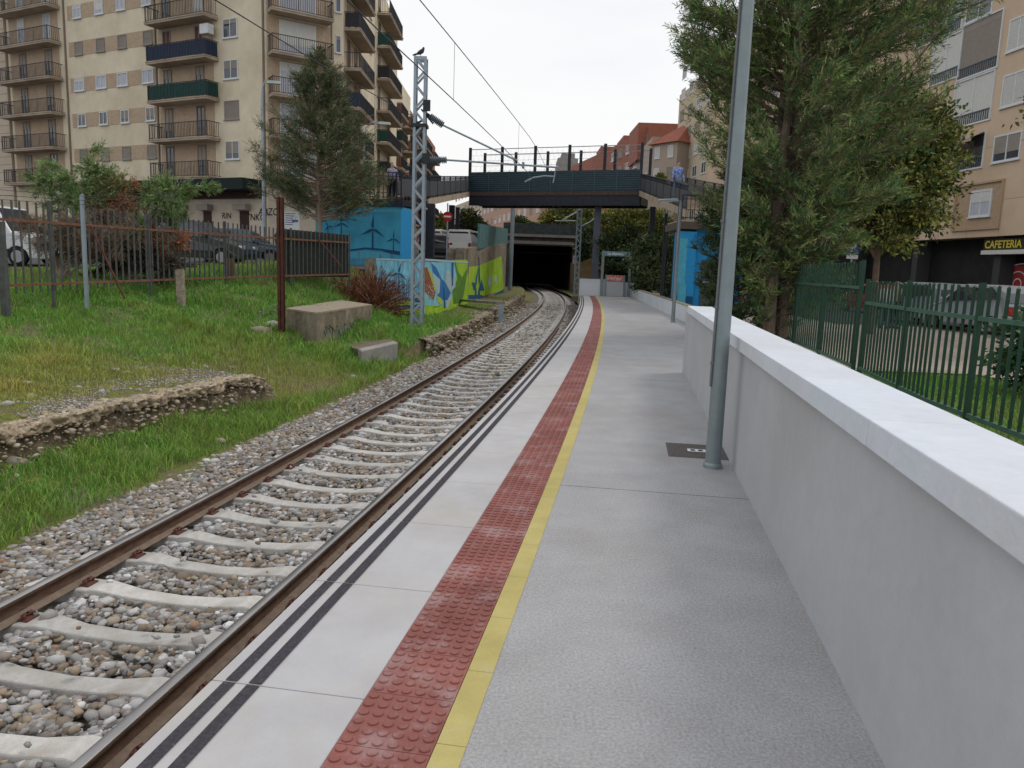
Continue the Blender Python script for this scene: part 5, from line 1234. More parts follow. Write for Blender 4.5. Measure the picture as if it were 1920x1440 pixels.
conifer((6.35, 21.6, 0), 5.2, [(0, 1.0), (1.5, 1.25), (3, 1.15), (4.4, .6), (5.2, .1)], 150, 40, 'small dark dense conifer tucked between the blue stair block and the big conifer', [(.07, .11, .05), (.10, .14, .06), (.05, .08, .04)], 14, ll=.13, lw=.022, trunk=.07, elev=(.2, .8), start=.2, nl=14, droop=.1)
conifer((-8.0, 31.4, 1.2), 8.7, [(0, .8), (1.9, 2.0), (2.6, 2.5), (3.6, 2.4), (5, 1.8), (7, 1.1), (8.7, .1)], 210, 66, 'thin brownish conifer standing between the rusty fence and the blue mural block', [(.15, .19, .08), (.20, .19, .10), (.09, .14, .06), (.24, .18, .12), (.07, .13, .07), (.06, .11, .06)], 12, ll=.15, lw=.018, trunk=.13, elev=(.05, .6), start=2.3, tmat=mat('bark_pale', (.30, .22, .17), rough=.95, var=.2, scale=8))
YG = [(.32, .33, .08), (.23, .28, .08), (.10, .15, .05), (.06, .10, .04), (.30, .28, .08)]
blob_tree('broadleaf_tree', (11.6, 25, 0), [(0, 0, 5.2, 1.8, 1), (-1.3, .3, 5.6, 1.4, 1), (1.0, .2, 6.3, 1.1, 1), (-.6, 0, 6.9, 1.3, 1), (.9, -.2, 4.3, 1.1, 1), (-1.5, 0, 3.9, 1.2, 1), (.3, 0, 3.5, 1.0, 1), (1.6, 0, 5.3, .8, 1)], 30000, 'yellow-green broadleaf tree in front of the sandy cafe building', YG, 21, leaf=.16, trunk_h=3.0)
blob_tree('broadleaf_tree', (13.9, 20, 0), [(0, 0, 6, 1.0, 1), (.6, 0, 5.4, .7, 1), (.4, 0, 7.1, .9, 1)], 7000, 'tree whose brownish leaves just enter at the right picture edge', [(.16, .13, .06), (.10, .10, .04)], 22, leaf=.14, trunk_h=4.6)
blob_tree('shrub', (8.35, 12.2, 0), [(0, 0, .7, .55, 1), (.4, .1, 1.0, .5, 1), (.8, 0, .8, .6, 1), (.7, .1, 1.35, .4, 1)], 9000, 'glossy green shrub behind the railing at the right picture edge', [(.05, .12, .05), (.08, .17, .07), (.16, .22, .13)], 23, leaf=.13, trunk_h=0, cat='shrub')
DK = [(.06, .09, .04), (.09, .13, .055), (.04, .06, .03), (.13, .17, .08)]
DY = [(.26, .25, .06), (.19, .21, .06), (.12, .16, .05)]
def bank(pxs, Y, label, pal, seed, n=7000, leaf=.22, name='shrub', cat='shrub', group=None, th=0):
    o = A(pxs[0][0], 500, Y); bl = []
    for (x, y, r) in pxs: p = A(x, y, Y); bl.append((p.x - o.x, random.uniform(-.8, .8), p.z, r / FPX * Y, 1))
    return blob_tree(name, (o.x, Y, 0), bl, n, label, pal, seed, leaf=leaf, trunk_h=th, cat=cat, group=group)
bank([(1150, 470, 34), (1170, 500, 30), (1150, 520, 25), (1180, 450, 28), (1190, 520, 25)], 57, 'dark bush directly behind the station name frame', DK, 31, 12000)
bank([(1215, 480, 34), (1235, 515, 30), (1210, 530, 22), (1240, 465, 30), (1255, 540, 20), (1262, 500, 26)], 50, 'dark bush behind the far low wall, left of the blue stair block', DK, 32, 12000, leaf=.19)
bank([(1150, 420, 26), (1180, 425, 28), (1205, 415, 24), (1235, 425, 26), (1165, 445, 24)], 72, 'yellowish tree crowns just under the right half of the footbridge', DY, 33, 12000, leaf=.26, name='broadleaf_tree', cat='tree')
bank([(1035, 415, 22), (1060, 405, 24), (1020, 432, 14), (1080, 425, 18), (1105, 410, 20)], 112, 'olive tree above the right part of the tunnel mouth', DY, 34, 9000, leaf=.4, name='broadleaf_tree', cat='tree')
bank([(975, 425, 16), (990, 430, 14), (1003, 434, 10), (965, 432, 10)], 108, 'round green bush above the left part of the tunnel mouth', [(.09, .13, .05), (.06, .09, .04)], 35, 6000, leaf=.35)
bank([(885, 415, 20), (870, 425, 14), (895, 430, 16), (858, 428, 9)], 95, 'green tree above the parked vans behind the teal fence', [(.10, .11, .035), (.05, .07, .03)], 36, 7000, leaf=.32, name='broadleaf_tree', cat='tree')
bank([(822, 412, 14), (832, 422, 12), (815, 428, 12), (842, 432, 8)], 120, 'yellowish tree between the left bridge columns', DY, 37, 5000, leaf=.4, name='broadleaf_tree', cat='tree')
bank([(1100, 455, 18), (1095, 475, 16), (1105, 440, 14)], 80, 'dark ivy clump over the earth right of the tunnel', DK, 38, 5000, leaf=.26)
bank([(1215, 345, 10), (1235, 338, 12), (1222, 355, 12), (1245, 352, 10)], 70, 'yellow-green tree top showing over the right stair rail', [(.22, .22, .04), (.14, .16, .04)], 39, 5000, leaf=.26, name='broadleaf_tree', cat='tree')
g = MB(); p, q = A(1080, 520, 80), A(1120, 520, 80); g.prism([(p.x, 80, -1), (q.x + 8, 80, -1), (q.x + 8, 80, 3.2), (p.x + 1.5, 80, 3.0), (p.x, 80, 2.4)], (0, 9, 0)); tag(g.build('earth_bank', mat('ochre_earth', (.20, .145, .085), rough=1, var=.25, scale=1.2, bump=.6, bscale=4, dirt=.3)), kind='structure')
# dark wire fence posts behind the far low wall
for (x, yt) in ((1243, 435), (1257, 418)):
    p = A(x, 560, 40); g = MB(); g.tube([(0, 0, 0), (0, 0, A(x, yt, 40).z)], .035, 6); o = g.build('fence_post', M_dst); o.location = (p.x, 40, 0); tag(o, 'thin dark post behind the low wall beside the blue stair block, ' + ('left' if x < 1250 else 'right') + ' of the pair', 'post')

# ---- placing things on the bank
def uOf(X, Y):
    y = Y
    for _ in range(6):
        x = fx(y); d = fd(y); y += ((X - x) * d + (Y - y)) / (1 + d * d)
    x = fx(y); d = fd(y); return -(((X - x) - d * (Y - y)) / math.hypot(1, d)) + LO, y
def tz(X, Y): u, y = uOf(X, Y); return float(terr_z(np.array([u]), np.array([y]))[0])
def onT(x, y, Y0=5, Y1=33):
    Y = Y0
    while Y < Y1:
        p = A(x, y, Y)
        if p.z <= tz(p.x, p.y): return p
        Y += .08
    return A(x, y, Y1)
# ---- left fence with rusty rails
FLp = [(A(15, 540, 16.6).x, 16.6), (A(200, 540, 19).x, 19.0), (A(400, 520, 22.5).x, 22.5), (A(530, 500, 25.2).x, 25.2), (A(655, 490, 28).x, 28.0)]
FLp = [(FLp[0][0] - 3.3, 13.4)] + FLp
M_pk = mat('picket_dark', (.085, .09, .088), rough=.7, var=.3); M_rr = mat('rail_rusted', (.20, .095, .06), rough=.9, var=.3, scale=8)
fl = fence('railing_fence', FLp, (.60, 1.35), (2.85, 2.72), [(.88, 1.3), (2.38, 2.43)],   .19, .034, M_pk, M_rr, 'long dark picket fence with rusty rails across the grass bank on the left', 7, bd=.03)
o = Vector((FLp[0][0], FLp[0][1], 0)); g = MB(); a, b = Vector((*FLp[-2], 0)) - o, Vector((*FLp[-1], 0)) - o; n_ = Vector(((b - a).y, -(b - a).x, 0)).normalized() * -.06
g.hexa([a + n_ + Vector((0, 0, 1.2)), b + n_ + Vector((0, 0, 1.2)), b + n_ * 1.4 + Vector((0, 0, 1.2)), a + n_ * 1.4 + Vector((0, 0, 1.2))], [a + n_ + Vector((0, 0, 2.74)), b + n_ + Vector((0, 0, 2.70)), b + n_ * 1.4 + Vector((0, 0, 2.70)), a + n_ * 1.4 + Vector((0, 0, 2.74))])
g.build('dark_screen', mat('dark_mesh_screen', (.035, .04, .035), rough=.95, var=.2, scale=20), fl)
def post(name, px, pyb, pyt, Y, w_, m, label, cat='post', zdeep=.4, hprof=False, group=None):
    a, b = A(px, pyb, Y), A(px, pyt, Y); o = empty(name, (a.x, Y, a.z), 0, label, cat, group); H = b.z - a.z; g = MB()
    if hprof:
        g.box(-w_ / 2, w_ / 2, -w_ / 2, -w_ / 2 + .015, -zdeep, H); g.box(-w_ / 2, w_ / 2, w_ / 2 - .015, w_ / 2, -zdeep, H); g.box(-.008, .008, -w_ / 2, w_ / 2, -zdeep, H)
    else:
        rr = random.Random(px); n = 5
        for i in range(n):
            z0, z1 = -zdeep + (H + zdeep) * i / n, -zdeep + (H + zdeep) * (i + 1) / n; j = w_ * .04
            if i == 0: pb = [(sx * w_ / 2, sy * w_ / 2, z0) for sx, sy in ((-1, -1), (1, -1), (1, 1), (-1, 1))]
            pt = [(sx * w_ / 2 + rr.uniform(-j, j), sy * w_ / 2 + rr.uniform(-j, j), z1 + (rr.uniform(-.05, .02) if i == n - 1 else 0)) for sx, sy in ((-1, -1), (1, -1), (1, 1), (-1, 1))]
            g.hexa(pb, pt); pb = pt
    g.build('shaft', m, o); return o
M_rustp = mat('rusted_steel', (.085, .032, .022), rough=.9, var=.35, scale=6)
post('rusty_post', 528, 602, 370, 19.4, .15, M_rustp, 'tall rust-brown steel beam standing alone in the grass', hprof=True)
M_oldw = mat('weathered_post', (.30, .25, .20), rough=1, var=.45, scale=10, bump=.6, bscale=20)
post('stub_post', 340, 578, 505, 20.3, .17, M_oldw, 'weathered pale stub post in the grass before the rusty fence')
post('stub_post', 433, 540, 484, 24, .2, mat('stub_brown', (.16, .095, .07), rough=1, var=.3), 'short brown stub post near the fence, left of the tall rusty beam')
post('fence_post', 162, 545, 364, 17.6, .07, M_galv, 'slim galvanised post carrying strands of wire at the left')
post('fence_post', 10, 566, 412, 16.2, .13, M_pk, 'thick dark post at the left picture edge')
for i, (y0, y1) in enumerate(((355, 368), (366, 376), (374, 384))): wire('fence_wire', [A(-60, y0 - 4, 15.5), A(60, (y0 + y1) / 2 - 1, 16.5), A(162, y1, 17.6), A(330, y1 - 8, 20.5)], .006, ['top', 'middle', 'lowest'][i] + ' of the wire strands strung above the left fence', 'wire')
def brace(x0, y0, x1, y1, Y, label): a, b = A(x0, y0, Y), A(x1, y1, Y - .6); g = MB(); g.bar(a, b, .035); tag(g.build('brace', M_rustp), label, 'brace')
brace(170, 424, 234, 560, 18.3, 'rusty diagonal brace leaning against the left fence by the slim post'); brace(598, 450, 640, 500, 26.6, 'thin brace leaning on the dark screen part of the fence')
# ---- half-dead sprawling shrub at the left, growing through the fence
GR, RD, DB, OG, DR = (.20, .29, .11), (.33, .15, .085), (.10, .085, .06), (.26, .25, .11), (.24, .17, .12)
def ragged(name, root, ends, label, seed, ll=.13, lw=.02, nl=14, per=40, cat='shrub'):
    """ends: (px, py, spread_px, colour, sprays, layers) at depth of root"""
    rs = np.random.default_rng(seed); t = empty(name, root, 0, label, cat); g = MB(); SP, SD, SL, SC_ = [], [], [], []
    for (x, y, r, col, m) in ends:
        e = A(x, y, root.y + rs.uniform(-.7, .7)) - root; rad = r / FPX * root.y; h0 = rs.uniform(.1, .5) * max(.4, e.z); p0 = Vector((e.x * .12, 0, h0)); 
        pts = [Vector((0, 0, 0)), p0, p0.lerp(e, .5) + Vector((0, rs.uniform(-.1, .1), -.12 * e.length * .3)), e]
        g.tube(pts, [.05, .035, .02, .006], 5, cap=False)
        for k in range(7):                                   # side limbs fanning out of the branch end
            d = Vector((rs.normal(0, 1), rs.normal(0, .7), rs.normal(.1, .45))).normalized() * rad * rs.uniform(.5, 1.5); m = m * 1.0; b0 = pts[2].lerp(e, rs.uniform(.3, 1)); e2 = b0 + d; e2.z -= .12 * d.length
            g.tube([b0, b0.lerp(e2, .5) + Vector((0, 0, .04)), e2], [.014, .009, .003], 4, cap=False)
            q = max(3, int(m / 4.2)); f = rs.uniform(.1, 1.05, (q, 1)); b_, d_ = np.array(b0), np.array(e2 - b0)
            SP.append(b_ + d_ * f + rs.normal(0, .06, (q, 3)) * rad); dd = d_ / (np.linalg.norm(d_) + 1e-6) + rs.normal(0, .55, (q, 3)); SD.append(dd / np.linalg.norm(dd, axis=1)[:, None]); SL.append(rs.uniform(.14, .36, q)); SC_.append(np.array(col)[None] * rs.uniform(.6, 1.35, (q, 1)))
    g.build('branches', mat('bark_grey_twig', (.26, .21, .17), rough=.95, var=.25, scale=9), t)
    S, D, SLn, C = map(np.concatenate, (SP, SD, SL, SC_)); n = len(S); per_ = np.cross(D, rs.normal(size=(n, 3))); per_ /= np.linalg.norm(per_, axis=1)[:, None]
    tau = (np.arange(nl) + .5) / nl; sg = np.where(np.arange(nl) % 2, 1, -1)
    P = S[:, None] + D[:, None] * (tau[None, :, None] * SLn[:, None, None]); Q = D[:, None] * .9 + per_[:, None] * (sg[None, :, None] * .6) + rs.normal(0, .15, (n, nl, 3))
    tri_leaves('foliage', P.reshape(-1, 3), Q.reshape(-1, 3), ll * rs.uniform(.6, 1.3, n * nl), np.full(n * nl, lw), (C[:, None, :] * rs.uniform(.8, 1.2, (n, nl, 1))).reshape(-1, 3), t)
    return t
SB = A(240, 545, 21.6); SB.z = tz(SB.x, SB.y)
ragged('juniper_shrub', SB, [(75, 335, 26, GR, 90), (110, 300, 26, GR, 130), (160, 272, 18, GR, 90), (140, 330, 30, GR, 170), (185, 315, 26, GR, 120), (215, 330, 20, OG, 80), (95, 355, 22, GR, 80), (175, 350, 26, OG, 90), (300, 335, 16, GR, 60), (345, 330, 26, GR, 130), (380, 340, 14, GR, 60), (325, 368, 18, GR, 70), (318, 395, 12, GR, 40), (270, 350, 14, RD, 40), (200, 375, 18, RD, 60), (240, 400, 24, OG, 90), (225, 365, 16, RD, 40), (300, 430, 18, RD, 80), (335, 445, 16, RD, 70), (255, 412, 20, GR, 80), (205, 430, 30, DR, 150), (245, 460, 34, DB, 240), (285, 480, 30, DB, 220), (200, 490, 30, DB, 180), (320, 500, 22, DB, 140), (150, 420, 26, DR, 120), (170, 460, 28, DB, 160), (310, 465, 20, OG, 80)], 'sprawling half-dead green and reddish shrub growing through the left fence', 41)
SB = A(110, 540, 20.6); SB.z = tz(SB.x, SB.y)
ragged('dry_bush', SB, [(60 + 26 * i, 400 + 12 * (i % 3), 20, DR, 46) for i in range(9)] + [(90 + 24 * i, 455, 20, (.17, .12, .085), 40) for i in range(7)], 'leafless dry brown bush behind the left part of the picket fence', 43, ll=.2, lw=.012)
# ---- dead brush heap
BB = A(690, 590, 28.6); rs = np.random.default_rng(50); n = 5200
c_ = np.array([0, 0, .55]); P = c_ + rs.normal(0, 1, (n, 3)) * np.array([.62, .45, .42]); P[:, 2] = np.abs(P[:, 2]); D = (P - c_) + rs.normal(0, .5, (n, 3)) + np.array([0, 0, .5])
t = empty('dead_brush', BB, 0, 'heap of dead reddish-brown brush and pale branches at the end of the mural wall', 'brush')
tri_leaves('twigs', P, D, .3 * rs.uniform(.5, 1.3, n), .03 * rs.uniform(.6, 1.3, n), np.array([.21, .085, .05]) * rs.uniform(.5, 1.5, (n, 1)), t)
rr = random.Random(5)
for i in range(11):
    g = MB(); a = Vector((rr.uniform(-.7, .5), rr.uniform(-.4, .1), rr.uniform(0, .5))); d = Vector((rr.uniform(-.5, .9), rr.uniform(-.4, .1), rr.uniform(.3, 1.0))).normalized() * rr.uniform(.9, 1.7); g.tube([a, a + d * .5 + Vector((0, 0, rr.uniform(-.1, .1))), a + d], [.03, .022, .008], 5); g.build('branch', mat('pale_wood', (.38, .29, .22), rough=.9, var=.2, scale=8), t)
# ---- concrete block, culvert, slab bench
t = empty('concrete_block', (-4.8, 19, 0), 0, 'old moss-stained concrete block with faded green scrawl in the left bank', 'concrete block')
g = MB(); pts = [A(593, 579, 18.9), A(697, 566, 23.4), A(640, 558, 25.5), A(536, 575, 20.2)]
pts = [Vector((p.x, p.y, 0)) - Vector((-4.8, 19, 0)) for p in pts]; ztop = .50
M_blk2 = mat('block_concrete', (.26, .225, .165), rough=1, var=.4, scale=4, bump=.8, bscale=18, dirt=.5)
g.prism([p + Vector((0, 0, -.9)) for p in pts], (0, 0, .9 + ztop - .06)); bo = g.build('block', M_blk2, t)
g = MB(); cc = sum(pts, Vector()) / 4; g.prism([cc + (p - cc) * 1.008 + Vector((0, 0, ztop - .058)) for p in pts], (0, 0, .045)); g.build('top_slab', mat('block_top', (.30, .25, .19), rough=1, var=.25, scale=6, bump=.5, bscale=30), t)
FBk = Fac((pts[0] + Vector((-4.8, 19, 0)))[:2], (pts[1] + Vector((-4.8, 19, 0)))[:2], (-4.8, 19)); g = MB(); rr = random.Random(9)
for i in range(16):
    a = .5 + i * .22; z = -.1 + rr.uniform(-.1, .15); g.tube([FBk.P(a, z - .12, .006), FBk.P(a + rr.uniform(-.1, .2), z + .1, .006), FBk.P(a + .14, z + rr.uniform(-.1, .1), .006)], .012, 4)
g.build('scrawl', mat('faded_green_paint', (.08, .19, .13), rough=.8, var=.4, scale=12), t)
t = empty('culvert_headwall', (-3.1, 19, -.6), 0, 'small grey concrete culvert headwall at the edge of the ballast', 'culvert')
g = MB(); o = Vector((-3.1, 19, -.6)); p0, p1, p2 = A(678, 656, 18.6) - o, A(728, 643, 19.9) - o, A(746, 641, 20.3) - o
dn = Vector((0, 0, -1.0)); bk = Vector((-.15, .3, 0))
g.hexa([p0 + dn, p2 + dn, p2 + dn + bk, p0 + dn + bk], [p0 + Vector((0, 0, -.02)), p2 + Vector((0, 0, -.02)), p2 + bk, p0 + bk]); g.build('headwall', mat('grey_concrete', (.33, .32, .30), rough=.95, var=.15, scale=5, bump=.5, bscale=30, dirt=.3), t, bevel=.03)
g = MB(); q0 = A(645, 640, 20.5) - o; g.prism([p0 + Vector((0, .1, -.03)), p2 + Vector((0, .1, -.03)), p2 + Vector((-.6, 1.6, -.03)), p0 + Vector((-.9, 1.5, -.03))], (0, 0, -.2)); g.build('slab', mat('brown_concrete', (.17, .13, .10), rough=1, var=.3, scale=8), t)
t = empty('concrete_bench', (A(939, 597, 37).x, 37, -.85), 0, 'long low concrete slab on a leg along the left of the track before the tunnel', 'slab')
o = Vector((A(939, 597, 37).x, 37, -.85)); g = MB(); a, b = A(938, 568, 37) - o, A(868, 563, 42) - o; g.bar(a, b, .5, .12); g.build('slab', M_oldc, t); g = MB(); g.box(-.12, .12, -.12, .12, -.1, a.z - .05); g.build('leg', M_galv, t)
# ---- broken ledge crusts
from mathutils import noise as mnoise
def ledge(y0, y1, wd, th, label, m, seed, amp=.07, zadd=.03, step=.05, nq=14):
    V, rows = [], 0; y = y0
    while y <= y1:
        ul = float(terr_params(np.array([y]))[0][0]) + .10 * float(hnoise(np.array([0.]), np.array([y]), 3.5, 2)[0]) + .05 * float(hnoise(np.array([0.]), np.array([y]), 11, 3)[0])
        zl = float(terr_params(np.array([y]))[1][0]); w2 = wd * (1 + .45 * mnoise.noise(Vector((seed, y * 1.7, 0)))); br = mnoise.noise(Vector((seed + 5, y * .9, 3)))
        th2 = th * (1 + .5 * mnoise.noise(Vector((seed + 9, y * 2.3, 0)))); ov = .05 + .06 * br + .03 * mnoise.noise(Vector((seed, y * 6, 1)))
        zb_ = tz(*off(y, LO - ul - w2)[:2]) if y < 31 else zl
        for q in range(nq):
            f = q / (nq - 1)
            if f < .35: k = f / .35; du, z = ov * (.25 + .75 * k), zl + zadd - th2 * (1 - k)
            else: k = (f - .35) / .65; du, z = ov - (ov + w2) * k, (zl + zadd) * (1 - k) + (zb_ - .03) * k + .02 * math.sin(k * 3.14)
            n1 = mnoise.fractal(Vector((y * 5.5, f * 4, seed)), .7, 2.1, 6); n2 = mnoise.fractal(Vector((y * 5.5 + 40, f * 4, seed + 7)), .7, 2.1, 6)
            stepz = round(n2 * 5) / 5
            edge_ = 1 if .05 < f < .9 else .4
            V.append(off(y, LO - ul + du + amp * n1 * edge_, z + (.5 * n2 + .5 * stepz) * amp * .45 * edge_))
        rows += 1; y += step
    i = np.arange(rows * nq).reshape(rows, nq); F = np.stack([i[:-1, :-1].ravel(), i[:-1, 1:].ravel(), i[1:, 1:].ravel(), i[1:, :-1].ravel()], 1)
    o = npmesh('concrete_ledge', np.array([tuple(v) for v in V]), F, m); tag(o, label, 'ledge'); return o
M_crust = mat('crust_beige', (.42, .34, .24), rough=1, var=.5, scale=22, bump=1, bscale=22, dirt=.35)
ledge(4, 12.9, .42, .14, 'crumbling beige concrete edge along the near grass terrace', M_crust, 1, amp=.085, step=.03, nq=20)
ledge(21.6, 64, .55, .26, 'rough brown stone ledge running along the ballast towards the tunnel', mat('crust_brown', (.31, .25, .175), rough=1, var=.55, scale=14, bump=1, bscale=14, dirt=.45), 2, amp=.17, step=.06, nq=18)
rs = np.random.default_rng(77); n = 260; Yg = rs.uniform(9, 16, n); ug = rs.uniform(1.5, 4.2, n); X_, Y_ = np_off(Yg, LO - ug); Zg = terr_z(ug, Yg); g = MB()
for a, b, c in zip(X_, Y_, Zg): h = rs.uniform(.15, .5); dx, dy = rs.normal(0, .06, 2); g.tube([(a, b, c - .02), (a + dx * .5, b + dy * .5, c + h * .5), (a + dx, b + dy, c + h)], [.0035, .003, .0015], 3, cap=False)
tag(g.build('dry_weeds', mat('dry_stalk', (.20, .15, .09), rough=1)), 'thin dry brown weed stalks among the near grass', 'weeds', kind='stuff')
# ---- single rocks
rk = [(215, 697, 11), (238, 700, 7), (60, 746, 12), (385, 690, 8), (435, 692, 8), (339, 728, 9), (362, 684, 6), (260, 733, 8), (14, 760, 13), (50, 720, 9), (78, 790, 11), (130, 768, 7), (25, 870, 20), (44, 868, 11), (120, 858, 12), (255, 675, 6), (320, 675, 6), (148, 728, 7), (30, 895, 10), (413, 830, 12), (663, 709, 9), (190, 735, 7), (487, 624, 19), (512, 617, 21), (537, 620, 15), (700, 612, 6), (10, 728, 8), (415, 700, 6), (455, 705, 5), (370, 745, 7)]
for i, (x, y, r) in enumerate(rk):
    p = onT(x, y); rad = r / FPX * p.y; rs = np.random.default_rng(i); V = IV * (1 + rs.uniform(-.25, .2, (12, 1))) * np.array([1.25, .9, .62]) * rad
    col = np.array([(.42, .38, .32), (.36, .30, .23), (.40, .39, .37)][i % 3]); me = npmesh('rock', V, IF, M_stone, col=np.repeat(col[None], 12, 0)); me.location = (p.x, p.y, p.z + rad * .22); me.rotation_euler = (0, 0, rs.uniform(0, 6))
    tag(me, 'pale stone lying loose on the left bank', 'rock', 'loose stones on the left bank')
# gravel patch beside the block
n = 2600; x = rng.uniform(-7.2, -4.9, n); y = rng.uniform(19.6, 23.2, n); k = ((x + 6.0) / 1.1) ** 2 + ((y - 21.2) / 1.7) ** 2 < 1; x, y = x[k], y[k]; z = np.array([tz(a, b) for a, b in zip(x, y)]) + .01
V, F, C = stones(np.stack([x, y, z], 1), np.full(len(x), .035)); tag(npmesh('gravel_patch', V, F, M_stone, col=C), 'patch of gravel on the bank beside the concrete block', 'gravel', kind='stuff')
n = 9000; Yg = rng.uniform(5.5, 13, n); ug = terr_params(Yg)[0] + np.abs(rng.normal(0, .8, n)) + .1; kk = hnoise(ug, Yg, 1.7, 44) > -.15; Yg, ug = Yg[kk], ug[kk]
X_, Y_ = np_off(Yg, LO - ug); V, F, C = stones(np.stack([X_, Y_, terr_z(ug, Yg) + .004], 1), rng.uniform(.008, .022, len(Yg)), tint=.95); tag(npmesh('gravel_scatter', V, F, M_stone, col=C), 'scattered pebbles and rubble on the mossy terrace above the near ledge', 'gravel', kind='stuff')

for (y0_, y1_, nn_, smin, smax, lab, tn) in ((4.5, 12.9, 2600, .012, .055, 'broken stones along the crumbling near ledge', 1.0), (21.6, 60, 3800, .03, .13, 'broken stones along the ledge beside the ballast', .8)):
    Yg = rng.uniform(y0_, y1_, nn_); ulg = terr_params(Yg)[0] + .10 * hnoise(Yg * 0, Yg, 3.5, 2) + .05 * hnoise(Yg * 0, Yg, 11, 3); du = rng.normal(.02, .14, nn_) * (1 if y0_ < 10 else 1.6)
    X_, Y_ = np_off(Yg, LO - ulg - du); zz = np.where(du > 0, terr_params(Yg)[1] + .02, terr_params(Yg)[1] + du * 2.2); zz = np.maximum(zz, -.85)
    V, F, C = stones(np.stack([X_, Y_, zz], 1), smin + (smax - smin) * rng.uniform(0, 1, nn_) ** 3, tint=tn, pal=np.array([(.42, .35, .26), (.34, .28, .20), (.46, .42, .36), (.24, .19, .14)]), pw=np.array([.35, .3, .15, .2])); tag(npmesh('rubble', V, F, M_stone, col=C), lab, 'rubble', kind='stuff')
